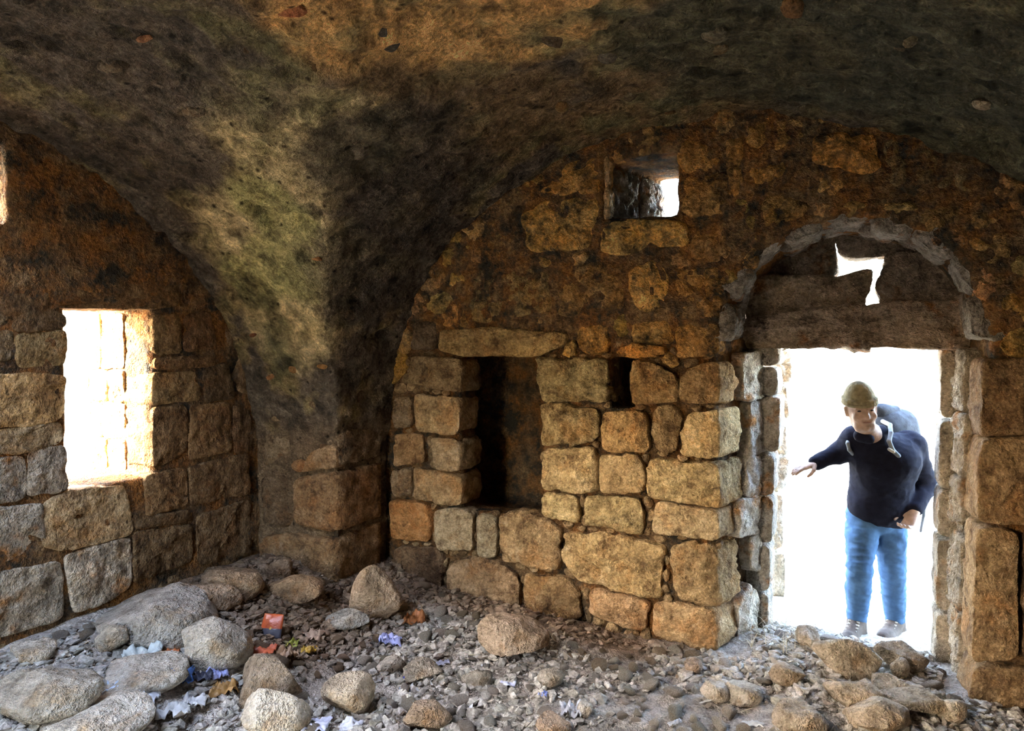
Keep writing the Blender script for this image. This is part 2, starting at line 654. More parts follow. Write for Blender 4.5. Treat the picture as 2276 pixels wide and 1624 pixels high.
patch([(vault_hit(1450, 220), 0.75), (vault_hit(1150, 260), 0.6), (vault_hit(1650, 120), 0.55), (vault_hit(900, 170), 0.4)], (0.40, 0.26, 0.12), nz=1.1, amt=0.75)
patch([(vault_hit(800, 30), 0.35), (vault_hit(1000, 40), 0.38), (vault_hit(1180, 60), 0.33), (vault_hit(900, -80), 0.6), (vault_hit(1150, -60), 0.6), (vault_hit(690, 60), 0.2)], (1.05, 0.62, 0.24), nz=0.45)  # raw orange plaster, brightened to stand for bounce light
patch([(vault_hit(690, 330), 0.55), (vault_hit(600, 560), 0.55), (vault_hit(690, 560), 0.4), (vault_hit(640, 720), 0.4)], (0.72, 0.60, 0.32), nz=0.5, amt=0.9)  # lighter plaster by the groin, its lit side painted brighter
patch([(vault_hit(150, 150), .6), (vault_hit(300, 320), .5), (vault_hit(420, 130), .5), (vault_hit(60, 60), .6)], (0.13, 0.108, 0.085), nz=0.5, amt=0.8)  # shade on the far left web, painted in
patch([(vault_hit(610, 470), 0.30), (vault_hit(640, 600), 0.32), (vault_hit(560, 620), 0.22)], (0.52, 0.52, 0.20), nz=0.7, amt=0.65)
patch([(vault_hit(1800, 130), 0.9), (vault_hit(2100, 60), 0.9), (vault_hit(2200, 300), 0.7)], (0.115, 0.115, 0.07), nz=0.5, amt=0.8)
patch([(vault_hit(850, 330), 0.5), (vault_hit(850, 560), 0.6), (vault_hit(950, 420), 0.5)], (0.14, 0.115, 0.085), nz=0.4, amt=0.8)  # shaded side of the groin painted dark
fl = fbm(Vv, 9.0, 4, 31, 0.75)
tint *= (1 - 0.6 * sstep(0.12, 0.42, fl))[:, None]                 # black soot flecks
tint *= (1 + 0.5 * sstep(0.1, 0.4, fbm(Vv, 16.0, 3, 33, 0.8)))[:, None]
tint *= 1.0
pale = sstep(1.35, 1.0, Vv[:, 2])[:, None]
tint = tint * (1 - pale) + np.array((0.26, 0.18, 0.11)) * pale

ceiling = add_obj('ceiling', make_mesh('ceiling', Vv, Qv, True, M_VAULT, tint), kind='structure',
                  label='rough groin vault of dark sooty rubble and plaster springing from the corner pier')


def on_vault(px, py, name, size, color, mat, squash=0.5, rot=0.0, lift=0.0):
    """A rubble stone bedded in the vault where the plaster leaves it bare."""
    SEED[0] += 1
    p = vault_hit(px, py)
    e = 0.01
    g = np.array([void(*(p + np.eye(3)[k] * e)) - void(*(p - np.eye(3)[k] * e)) for k in range(3)])
    g = -g / np.linalg.norm(g)
    bm = bmesh.new()
    bmesh.ops.create_icosphere(bm, subdivisions=3, radius=1)
    V = np.array([v.co[:] for v in bm.verts])
    F = [tuple(v.index for v in f.verts) for f in bm.faces]
    bm.free()
    V = V * (1 + 0.25 * fbm(V + SEED[0] * 3.3, 1.6, 3, SEED[0]))[:, None]
    V *= np.array([size, size * squash, size * 0.3]) * .85
    q = Vector(g).to_track_quat('Z', 'Y').to_matrix() @ Matrix.Rotation(rot, 3, 'Z')
    W = V @ np.array(q).T + p + g * size * 0.4 * (lift - 0.2)
    return add_obj(name, make_mesh(name, W, F, True, mat), ceiling, tuple(.62 * c for c in color))


for px, py, s, c, sq in ((665, 588, .040, (1.3, .75, .5), .4), (700, 575, .05, (1.4, .8, .4), .3), (675, 690, .055, (1.25, 1.0, .7), .5),
                         (718, 735, .05, (1.2, 1.0, .6), .5), (560, 745, .05, (1.3, .7, .5), .35), (650, 822, .045, (1.4, .9, .5), .6),
                         (600, 838, .05, (1.3, .8, .5), .4), (715, 815, .05, (1.3, .8, .4), .4), (610, 930, .05, (1.1, .9, .7), .5),
                         (700, 900, .06, (1.0, .8, .6), .6), (665, 1035, .085, (1.15, .75, .5), .6), (725, 1000, .07, (1.0, .7, .5), .6),
                         (320, 88, .045, (1.2, .7, .5), .35), (640, 25, .07, (1.3, .6, .35), .6), (860, 90, .09, (.5, .5, .5), .6),
                         (960, 385, .04, (1.2, .7, .35), .5), (850, 560, .06, (.9, .75, .6), .4), (800, 340, .07, (.9, .9, .9), .8),
                         (780, 700, .07, (.7, .6, .5), .6), (800, 880, .07, (.75, .6, .5), .7), (1230, 90, .09, (.6, .5, .4), .6),
                         (1350, 130, .07, (.6, .6, .6), .7), (1590, 80, .09, (.9, .9, .8), .7), (1600, 110, .07, (.8, .7, .5), .6),
                         (1760, 20, .10, (1.1, .7, .4), .5), (2010, 100, .09, (.9, .85, .7), .5), (2180, 235, .06, (1.1, 1.0, .9), .6),
                         (1490, 250, .06, (1.2, .8, .4), .7), (1400, 215, .07, (.9, .8, .6), .6), (1090, 200, .07, (.8, .6, .4), .5),
                         (960, 250, .07, (.6, .55, .5), .5), (1250, 240, .07, (.9, .7, .4), .6), (540, 120, .08, (.7, .6, .5), .5),
                         (430, 250, .07, (.8, .75, .7), .5), (250, 150, .09, (.6, .55, .5), .4), (700, 150, .08, (.8, .6, .35), .6)):
    on_vault(px, py, 'rubble_stone', s, c, M_TAN, sq, rot=random.Random(px).uniform(-0.4, 0.4))

pier = add_obj('pier', None, kind='structure', label='corner pier of two dressed blocks under the vault springing')  # blocks below toned down; the corner's shade is in their colour
stone(pier, PIERF, [(574, 1052), (642, 1056), (643, 1168), (574, 1168)], color=(.5, .39, .32), mat=M_TAN, depth=.2, prot=-.02, bulge=.01)
stone(pier, PIERF, [(650, 1062), (700, 1055), (752, 1048), (755, 1184), (700, 1178), (650, 1165)], color=(.68, .48, .34), mat=M_TAN, depth=.46, prot=.015, bevel=.03, side=.04)
stone(pier, PIERF, [(580, 1190), (650, 1182), (700, 1192), (752, 1196), (750, 1380), (585, 1360)], color=(.62, .46, .34), mat=M_TAN, depth=.47, prot=.03, bevel=.035, side=.04)
stone(pier, PIERF, [(690, 1000), (745, 985), (750, 1040), (660, 1052)], color=(.85, .65, .5), mat=M_TAN, depth=.12, prot=.0, bulge=.02)
stone(pier, PIERF, [(580, 960), (640, 950), (635, 1010), (580, 1040)], color=(.6, .5, .42), mat=M_TAN, depth=.1, prot=-.02, bulge=.02)
PIERR = Plane((A, 0, 0), (0, 1, 0), (-1, 0, 0))
stone(pier, PIERR, None, color=(.5, .42, .36), mat=M_TAN, depth=.12, prot=.0, uv=[(-.50, .95), (-.06, .95), (-.06, 1.16), (-.5, 1.18)])
stone(pier, PIERR, None, color=(.5, .42, .36), mat=M_TAN, depth=.12, prot=-.01, uv=[(-.48, 1.19), (-.2, 1.18), (-.2, 1.38), (-.47, 1.40)])

# ------------------------------------------------------------------ solid wall cores with their openings
def box_sdf(X, Y, Z, lo, hi):
    dx = np.maximum(lo[0] - X, X - hi[0])
    dy = np.maximum(lo[1] - Y, Y - hi[1])
    dz = np.maximum(lo[2] - Z, Z - hi[2])
    return np.maximum(np.maximum(dx, dy), dz)


def core(name, F, org, h, amp, label, base=(1, 1, 1)):
    V, Q = surface_nets(F.astype(np.float32), org, h)
    N = vnormals(V, Q)
    top = V[:, 2] > V[:, 2].max() - 0.03
    if N[top, 2].sum() < 0:
        Q = Q[:, ::-1].copy()
        N = -N
    V = V + N * (amp * (fbm(V, 4.0, 2, 41) + 0.8 * fbm(V, 14.0, 2, 42)))[:, None]
    t = np.array(base) * (1 + 0.3 * fbm(V, 5.0, 3, 43))[:, None]
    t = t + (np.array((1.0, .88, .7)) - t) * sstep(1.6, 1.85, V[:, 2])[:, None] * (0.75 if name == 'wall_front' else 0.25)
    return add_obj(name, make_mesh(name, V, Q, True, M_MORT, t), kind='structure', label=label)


TH = 0.75                              # wall thickness
h = 0.028
(X, Y, Z), org = grid((-0.8, -0.02, -0.5), (XR + 0.8, TH + 0.06, 3.75), h)
ones = 0 * X + 0 * Y + 0 * Z
rec = 0.055 - 0.047 * sstep(1.65, 1.9, Z)
Fw = np.maximum(np.maximum(rec - Y, Y - TH), np.maximum(np.maximum(-0.75 - X, X - XR - 0.7), np.maximum(-0.45 - Z, Z - 3.7))) + ones
# door passage: splayed jambs under a round arch
DC, DR = 3.62, 0.625
dl, dr = 2.94 + 0.27 * Y, 4.28 - 0.11 * Y
side_ = np.maximum(dl - X, X - dr)
arch = np.sqrt((X - DC) ** 2 + (Z - 1.77) ** 2) - (DR - 0.05 * Y)
door_void = np.maximum(np.where(Z > 1.77, arch, side_ + 0 * Z), -0.5 - Z)
Fw = np.maximum(Fw, -door_void)
nl, nb = FRONT.uv(1018, 1128)
nr, nt_ = FRONT.uv(1196, 795)
Fw = np.maximum(Fw, -box_sdf(X, Y, Z, (nl - .01, -1, nb - .02), (nr + .01, .66, nt_ + .01)))
Fw = np.maximum(Fw, -box_sdf(X, Y, Z, (nl - .32, .27, nb - .10), (nr + .30, .68, nt_ + .22)))  # unseen cavity widened behind the niche to trap light and darken it
sl, sb = FRONT.uv(1352, 908)
sr, st_ = FRONT.uv(1404, 793)
Fw = np.maximum(Fw, -box_sdf(X, Y, Z, (sl - .005, -1, sb), (sr + .005, .36, st_)))
wl, wb = FRONT.uv(1338, 490)
wr, wt = FRONT.uv(1508, 333)
slit = np.maximum(np.maximum(wl + (2.475 - wl) * Y / TH - X, X - (wr + (2.60 - wr) * Y / TH)), np.maximum(wb + 0.10 * Y / TH - Z, Z - wt + 0 * Y))
Fw = np.maximum(Fw, -slit)
wall_front = core('wall_front', Fw, org, h, 0.012, 'front wall of coursed limestone blocks with door, niche and slit window', (0.55, 0.5, 0.45))

THL = 0.62
(X, Y, Z), org = grid((-TH - 0.08, YB - 0.7, -0.5), (0.02, -0.02, 3.75), h)
Fw = np.maximum(np.maximum(-THL - X, X + 0.024 - 0.014 * sstep(1.85, 2.05, Z)), np.maximum(np.maximum(YB - 0.6 - Y, Y - 0.04), np.maximum(-0.45 - Z, Z - 3.7))) + 0 * X + 0 * Y + 0 * Z
y0, zb = LEFT.uv(152, 1092)
y1, zt = LEFT.uv(342, 688)
Fw = np.maximum(Fw, -box_sdf(X, Y, Z, (-2, y0 + .012, zb - .005), (1, y1 + .004, zt + np.clip(-X, 0, 1) * .3)))
yy, zz0 = LEFT.uv(14, 495)
_, zz1 = LEFT.uv(14, 320)
Fw = np.maximum(Fw, -box_sdf(X, Y, Z, (-2, yy - .36, zz0), (1, yy + .02, zz1)))
wall_left = core('wall_left', Fw, org, h, 0.012, 'left wall of dusty limestone blocks with the bright window', (0.75, 0.68, 0.6))

h2 = 0.05
(X, Y, Z), org = grid((XR - 0.06, YB - 0.7, -0.5), (XR + 0.76, 0.05, 3.75), h2)
Fw = box_sdf(X, Y, Z, (XR, YB - .6, -.45), (XR + .7, 0.0, 3.7))
wall_right = core('wall_right', Fw, org, h2, 0.03, 'plain rubble wall on the right', (0.8, 0.75, 0.7))
(X, Y, Z), org = grid((-0.76, YB - 0.76, -0.5), (XR + 0.76, YB + 0.06, 3.75), h2)
Fw = box_sdf(X, Y, Z, (-.7, YB - .7, -.45), (XR + .7, YB, 3.7))
FILL_DOOR = (0.9, 1.55, 1.9)  # opening out of view, added for light from behind
Fw = np.maximum(Fw, -box_sdf(X, Y, Z, (FILL_DOOR[0], YB - 2, -1), (FILL_DOOR[1], YB + 2, FILL_DOOR[2])))
wall_back = core('wall_back', Fw, org, h2, 0.03, 'plain rubble wall behind the camera with a doorway added for light', (0.8, 0.75, 0.7))
portal('portal_back', ((FILL_DOOR[0] + FILL_DOOR[1]) / 2, YB - 0.72, 0.95), (math.pi / 2, 0, 0), 0.75, 2.0)

(X, Y, Z), org = grid((-0.95, YB - 0.95, 3.3), (XR + 0.95, 0.95, 4.0), h2)
Fw = box_sdf(X, Y, Z, (-.8, YB - .8, 3.42), (XR + .8, .85, 3.88))
Fw = np.maximum(Fw, 0.78 - np.sqrt((X - HOLE[0]) ** 2 + ((Y - HOLE[1]) / 1.35) ** 2) + 0 * Z)
Vr, Qr = surface_nets(Fw.astype(np.float32), org, h2)
Vr = Vr + 0.03 * np.stack([fbm(Vr, 3.0, 2, 81 + k) for k in range(3)], 1)
add_obj('roof', make_mesh('roof', Vr, Qr, True, M_OUT), kind='structure', label='flat earth roof with a hole added behind the camera to let in sky')
portal('portal_roof', (HOLE[0], HOLE[1], 3.95), (0, 0, 0), 1.6, 2.15)

# ------------------------------------------------------------------ floor inside, ground outside
def floor_z(x, y):
    x, y = np.asarray(x, float), np.asarray(y, float)
    P = np.stack([x.ravel(), y.ravel(), 0 * x.ravel()], 1)
    n = (0.030 * fbm(P, 2.3, 3, 51) + 0.016 * fbm(P, 8.0, 2, 52)).reshape(x.shape)
    z = 0.27 * sstep(1.35, 0.15, x)
    z = z + 0.07 * np.exp(-(((x - 0.55) / 0.5) ** 2 + ((y + 0.75) / 0.45) ** 2))
    z = z + 0.05 * np.exp(-(((x - 0.9) / 0.45) ** 2 + ((y + 2.2) / 0.6) ** 2))
    z = z + 0.05 * sstep(2.4, 1.6, x) * sstep(-0.7, -0.1, y)
    z = z + 0.04 * np.exp(-(((x - 3.75) / 0.5) ** 2 + ((y + 0.1) / 0.35) ** 2))
    z = z - 0.10 * sstep(0.3, 1.1, y)
    return z + n - 0.01


def ground_hit(px, py):
    d = ray(px, py)
    t = np.arange(1.5, 9, 0.01)
    p = CAM + d * t[:, None]
    k = np.argmax(p[:, 2] < floor_z(p[:, 0], p[:, 1]))
    return p[k]


gx, gy = np.arange(-0.06, XR + 0.08, 0.03), np.arange(YB - 0.7, 0.96, 0.03)
GX, GY = np.meshgrid(gx, gy, indexing='ij')
GZ = floor_z(GX, GY)
P = np.stack([GX.ravel(), GY.ravel(), GZ.ravel()], 1)
P[:, 2] += 0.006 * fbm(P, 26, 2, 60)
nx, ny = GX.shape
ii, jj = np.meshgrid(np.arange(nx - 1), np.arange(ny - 1), indexing='ij')
q0 = (ii * ny + jj).ravel()
Qf = np.stack([q0, q0 + ny, q0 + ny + 1, q0 + 1], 1)
tf = np.ones((len(P), 3)) * np.array([1.0, 0.96, 0.92])
tf *= (1 + 0.25 * fbm(P, 4, 3, 61))[:, None]
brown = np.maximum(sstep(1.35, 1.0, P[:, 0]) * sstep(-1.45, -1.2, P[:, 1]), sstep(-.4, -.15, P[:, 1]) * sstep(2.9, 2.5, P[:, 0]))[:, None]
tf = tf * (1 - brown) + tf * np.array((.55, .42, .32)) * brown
mound = (sstep(1.5, 0.7, P[:, 0]) * sstep(-1.3, -1.7, P[:, 1]))[:, None]
tf = tf * (1 - mound) + tf * 1.45 * mound  # pale left mound lightened further; pool of light painted in
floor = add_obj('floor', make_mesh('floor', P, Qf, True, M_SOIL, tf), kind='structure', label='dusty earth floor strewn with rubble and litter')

gx = np.concatenate([np.linspace(-40, -1.5, 40), np.linspace(-1.2, 7, 60), np.linspace(7.5, 45, 40)])
gy = np.concatenate([np.linspace(-40, -6.8, 36), np.linspace(-6.5, 0.5, 24), np.linspace(0.7, 6, 45), np.linspace(6.4, 50, 40)])
GX, GY = np.meshgrid(gx, gy, indexing='ij')
P = np.stack([GX.ravel(), GY.ravel(), 0 * GX.ravel()], 1)
P[:, 2] = -0.09 + 0.05 * fbm(P, 0.9, 3, 71) + 0.6 * sstep(3, 16, P[:, 1]) + 1.2 * sstep(14, 45, P[:, 1]) + 0.35 * fbm(P, 0.12, 2, 72) * sstep(5, 20, np.abs(P[:, 1]))
inr_ = (P[:, 0] > -0.6) & (P[:, 0] < XR + 0.6) & (P[:, 1] > YB - 0.5) & (P[:, 1] < 0.72)
P[inr_, 2] = -0.35
nx, ny = GX.shape
ii, jj = np.meshgrid(np.arange(nx - 1), np.arange(ny - 1), indexing='ij')
q0 = (ii * ny + jj).ravel()
add_obj('ground', make_mesh('ground', P, np.stack([q0, q0 + ny, q0 + ny + 1, q0 + 1], 1), True, M_OUT), kind='structure',
        label='pale sunlit ground outside the ruin')
# ------------------------------------------------------------------ coursed blocks of the front wall
# outlines in photograph pixels on the wall's own plane, colour, and extras
FW = [
    ([(922, 717), (968, 714), (970, 777), (912, 775)], (.55, .45, .38), {}),
    ([(975, 733), (1100, 730), (1262, 740), (1254, 768), (1195, 793), (1024, 792), (975, 779)], (1.25, 1.0, .62), dict(depth=.34, prot=.012, bulge=.008, name='lintel')),
    ([(912, 790), (1020, 796), (1023, 850), (1020, 872), (960, 862), (903, 850)], (.85, .68, .5), dict(depth=.28)),
    ([(920, 876), (1018, 884), (1021, 958), (1000, 968), (926, 957)], (1.0, .8, .58), dict(depth=.26)),
    ([(872, 887), (913, 877), (914, 948), (872, 954)], (.6, .48, .38), {}),
    ([(875, 965), (936, 963), (946, 1029), (872, 1038)], (.95, .65, .42), {}),
    ([(955, 973), (1018, 976), (1021, 1048), (966, 1045), (961, 1015)], (1.15, .95, .75), dict(depth=.3)),
    ([(867, 1045), (912, 1040), (909, 1103), (867, 1103)], (.65, .52, .42), {}),
    ([(920, 1039), (1024, 1058), (1026, 1125), (994, 1123), (920, 1109)], (1.1, .86, .62), dict(depth=.28)),
    ([(864, 1113), (950, 1117), (954, 1208), (867, 1196)], (1.0, .58, .3), {}),
    ([(959, 1134), (998, 1131), (1051, 1139), (1048, 1224), (970, 1221)], (1.0, .9, .78), {}),
    ([(1057, 1145), (1090, 1144), (1101, 1160), (1101, 1241), (1061, 1237)], (1.3, 1.22, 1.1), dict(bulge=.006, rough=.006)),
    ([(1108, 1147), (1157, 1139), (1215, 1157), (1245, 1178), (1242, 1269), (1157, 1255), (1108, 1247)], (.85, .68, .5), dict(rough=.018)),
    ([(872, 1216), (968, 1218), (981, 1230), (979, 1340), (909, 1345), (872, 1300)], (.7, .52, .42), {}),
    ([(990, 1253), (1027, 1238), (1106, 1249), (1152, 1281), (1155, 1350), (1037, 1362), (992, 1335)], (.78, .6, .48), dict(rough=.02)),
    ([(1163, 1275), (1251, 1284), (1285, 1319), (1292, 1375), (1175, 1385), (1163, 1334)], (.95, .72, .5), dict(bulge=.025)),
    ([(1192, 798), (1352, 797), (1351, 894), (1201, 895), (1191, 840)], (.95, .85, .6), dict(depth=.28, rough=.022)),
    ([(1201, 898), (1329, 905), (1329, 976), (1266, 991), (1200, 992)], (.95, .8, .55), dict(depth=.24, rough=.018)),
    ([(1338, 913), (1434, 915), (1440, 960), (1447, 1002), (1417, 1006), (1335, 1002)], (1.1, .82, .52), {}),
    ([(1208, 997), (1322, 994), (1325, 1089), (1274, 1100), (1203, 1086)], (1.15, .98, .7), dict(depth=.26, rough=.018)),
    ([(1330, 1010), (1415, 1009), (1432, 1041), (1432, 1095), (1330, 1098)], (1.1, .9, .65), {}),
    ([(1203, 1092), (1283, 1105), (1283, 1161), (1205, 1150)], (1.25, 1.1, .78), dict(depth=.24)),
    ([(1299, 1105), (1421, 1106), (1431, 1134), (1426, 1186), (1299, 1166)], (1.25, 1.08, .75), dict(rough=.018)),
    ([(1440, 1017), (1597, 1033), (1599, 1132), (1552, 1124), (1456, 1110), (1435, 1098)], (1.3, 1.12, .82), dict(depth=.3, shear=.27, side=.035, rough=.016, bevel=.012)),
    ([(1456, 1114), (1597, 1137), (1599, 1204), (1448, 1186)], (1.0, .86, .68), dict(depth=.2, shear=.27, side=.035, rough=.008, bevel=.012)),
    ([(1251, 1185), (1334, 1188), (1424, 1201), (1475, 1217), (1467, 1331), (1379, 1316), (1312, 1300), (1286, 1294), (1248, 1249)], (1.05, .85, .58), dict(rough=.022, bulge=.03)),
    ([(1483, 1212), (1536, 1204), (1594, 1223), (1597, 1348), (1575, 1353), (1498, 1334), (1488, 1284)], (1.05, .85, .62), dict(depth=.28, shear=.27, side=.035, rough=.02, bulge=.025, bevel=.03)),
    ([(1312, 1311), (1379, 1322), (1443, 1339), (1434, 1403), (1366, 1390), (1306, 1361)], (1.05, .78, .58), dict(bulge=.03)),
    ([(1450, 1339), (1584, 1355), (1597, 1393), (1595, 1454), (1466, 1422), (1442, 1406)], (1.08, .86, .66), dict(depth=.25, shear=.27, side=.035, bulge=.02, bevel=.025)),
    ([(1402, 801), (1443, 803), (1503, 829), (1504, 894), (1439, 898), (1404, 898)], (1.05, .8, .52), dict(depth=.2)),
    ([(1507, 836), (1560, 806), (1600, 800), (1599, 898), (1507, 896)], (1.05, .8, .55), dict(depth=.2, shear=.27, side=.035)),
    ([(1508, 962), (1528, 915), (1598, 908), (1598, 1023), (1510, 1008)], (1.28, 1.1, .82), dict(depth=.28, shear=.27, side=.035, bevel=.012)),
    ([(1452, 906), (1498, 904), (1518, 930), (1502, 962), (1506, 1005), (1458, 1002), (1446, 950)], (.8, .64, .46), dict(prot=-.022, rough=.02)),
    # to the right of the door
    ([(2186, 800), (2340, 790), (2340, 965), (2180, 968)], (.62, .46, .34), dict(depth=.24, shear=-.1, side=.035)),
    ([(2182, 975), (2340, 973), (2340, 1168), (2172, 1164)], (.72, .56, .42), dict(depth=.26, shear=-.1, side=.035)),
    ([(2170, 1172), (2264, 1180), (2264, 1462), (2158, 1472)], (.74, .58, .44), dict(depth=.22, shear=-.1, side=.035, prot=.012)),
    ([(2274, 1184), (2380, 1190), (2380, 1480), (2274, 1470)], (.6, .46, .36), {}),
    ([(2160, 1482), (2262, 1484), (2350, 1492), (2350, 1700), (2146, 1690)], (.75, .58, .44), dict(depth=.24, shear=-.1, side=.035, prot=.01)),
]
# half-buried stones of the stained upper wall
FU = [
    ([(1335, 508), (1362, 490), (1490, 490), (1530, 502), (1532, 545), (1440, 550), (1395, 572), (1337, 560)], (1.6, 1.35, .8), dict(depth=.3, prot=.012)),
    ([(1161, 483), (1206, 447), (1324, 432), (1329, 496), (1305, 554), (1174, 560)], (1.6, 1.3, .75), dict(prot=.01)),
    ([(1196, 430), (1260, 362), (1332, 345), (1332, 428)], (1.35, 1.0, .55), dict(depth=.25)),
    ([(1396, 592), (1440, 580), (1468, 579), (1489, 617), (1482, 660), (1470, 691), (1413, 691), (1398, 649)], (1.9, 1.5, .85), dict(prot=.008)),
    ([(1040, 602), (1080, 596), (1112, 622), (1115, 715), (1045, 715)], (.8, .75, .6), {}),
    ([(1122, 602), (1205, 592), (1216, 622), (1225, 690), (1130, 705)], (.9, .8, .6), {}),
    ([(1232, 592), (1330, 582), (1376, 602), (1386, 690), (1242, 700)], (.85, .7, .5), {}),
    ([(1281, 727), (1350, 716), (1352, 784), (1286, 787)], (1.1, .85, .5), {}),
    ([(1362, 784), (1400, 762), (1478, 770), (1482, 788), (1400, 797)], (1.4, 1.0, .55), dict(depth=.25, prot=.012)),
    ([(1502, 722), (1598, 720), (1600, 785), (1502, 796)], (.95, .75, .5), {}),
    ([(1402, 716), (1490, 712), (1490, 764), (1406, 760)], (1.0, .8, .5), {}),
    ([(1502, 602), (1590, 592), (1612, 620), (1596, 705), (1502, 705)], (1.0, .75, .45), {}),
    ([(1537, 500), (1640, 492), (1648, 560), (1600, 585), (1542, 580)], (1.0, .75, .5), {}),
    ([(1510, 392), (1620, 380), (1626, 470), (1542, 482), (1508, 472)], (1.15, .85, .5), dict(depth=.26)),
    ([(1497, 312), (1600, 306), (1605, 374), (1530, 382), (1506, 360)], (1.1, .8, .45), dict(depth=.2)),
    ([(1655, 358), (1743, 345), (1747, 379), (1712, 408), (1655, 415)], (1.1, .85, .5), {}),
    ([(1612, 310), (1650, 300), (1650, 420), (1630, 440), (1614, 380)], (1.1, .8, .45), {}),
    ([(1655, 268), (1785, 262), (1785, 322), (1720, 334), (1660, 322)], (1.0, .8, .5), {}),
    ([(1812, 302), (1950, 297), (1956, 368), (1930, 384), (1880, 378), (1806, 364)], (1.5, 1.0, .5), dict(prot=.012)),
    ([(1692, 442), (1780, 402), (1798, 470), (1740, 500), (1692, 512)], (1.0, .8, .5), {}),
    ([(1962, 312), (2008, 302), (2020, 420), (1966, 430)], (.75, .7, .6), {}),
    ([(2030, 322), (2108, 332), (2120, 410), (2040, 422)], (.8, .7, .55), {}),
    ([(2122, 352), (2176, 392), (2168, 432), (2124, 412)], (.85, .8, .7), {}),
    ([(1340, 352), (1350, 345), (1356, 470), (1342, 488)], (1.3, 1.2, 1.1), dict(depth=.3, name='jamb_stone')),
]
blk = []
for pts, colr, kw in FW:
    kw = dict(kw)
    blk.append(FRONT.poly(pts))
    stone(wall_front, FRONT, pts, kw.pop('name', 'stone'), colr, M_TAN, grow=.004, **kw)
for pts, colr, kw in FU:
    kw = dict(kw)
    blk.append(FRONT.poly(pts))
    kw.setdefault('bevel', .018)
    kw.setdefault('rough', .018)
    kw.setdefault('grow', .006)
    kw.setdefault('prot', -.006)
    stone(wall_front, FRONT, pts, kw.pop('name', 'stone'), colr, M_UP, **kw)

# openings and the vault's edge also keep the fill away
arch_px = [(1605, 1460), (1600, 800), (1606, 720), (1650, 620), (1720, 545), (1800, 497), (1900, 482), (2000, 495), (2080, 545), (2150, 620), (2192, 720), (2190, 820), (2150, 1640)]
openings = [FRONT.poly(arch_px), [(nl, nb), (nr, nb), (nr, nt_), (nl, nt_)], [(sl, sb), (sr, sb), (sr, st_), (sl, st_)], [(wl, wb), (wr, wb), (wr, wt), (wl, wt)]]
lun = [(x, min(VA[2] + VA[3] * math.sqrt(max(0, 1 - ((x - VA[0]) / VA[1]) ** 2)), 3.0) - 0.015) for x in np.linspace(A + 0.02, 4.9, 30)]
upper = [(A + 0.06, 1.60)] + lun[1:] + [(4.9, 1.60)]
lower = [(A + 0.08, 0.02), (A + 0.08, 1.75), (3.0, 1.75), (3.0, 0.02)]
rng = random.Random(5)
for k, poly in enumerate(cell_fill(upper, blk + openings, 0.17, 11, 0.17)):
    v = rng.uniform(.85, 1.25)
    stone(wall_front, FRONT, None, 'stone', (v * rng.uniform(.95, 1.15), v * rng.uniform(.78, .95), v * rng.uniform(.5, .72)), M_UP, uv=poly,
          bevel=.02, prot=rng.uniform(-.024, -.008), rough=.02, depth=.1, bulge=.012, grow=.012, res=.015)
    blk.append(poly)
for k, poly in enumerate(cell_fill(lower, blk + openings, 0.075, 12, 0.075)):
    v = rng.uniform(.6, 1.0)
    stone(wall_front, FRONT, None, 'chinking_stone', (v * 1.02, v * .82, v * .62), M_TAN, uv=poly, bevel=.012, prot=rng.uniform(-.05, -.02), rough=.008, depth=.07, bulge=.012, res=.010)

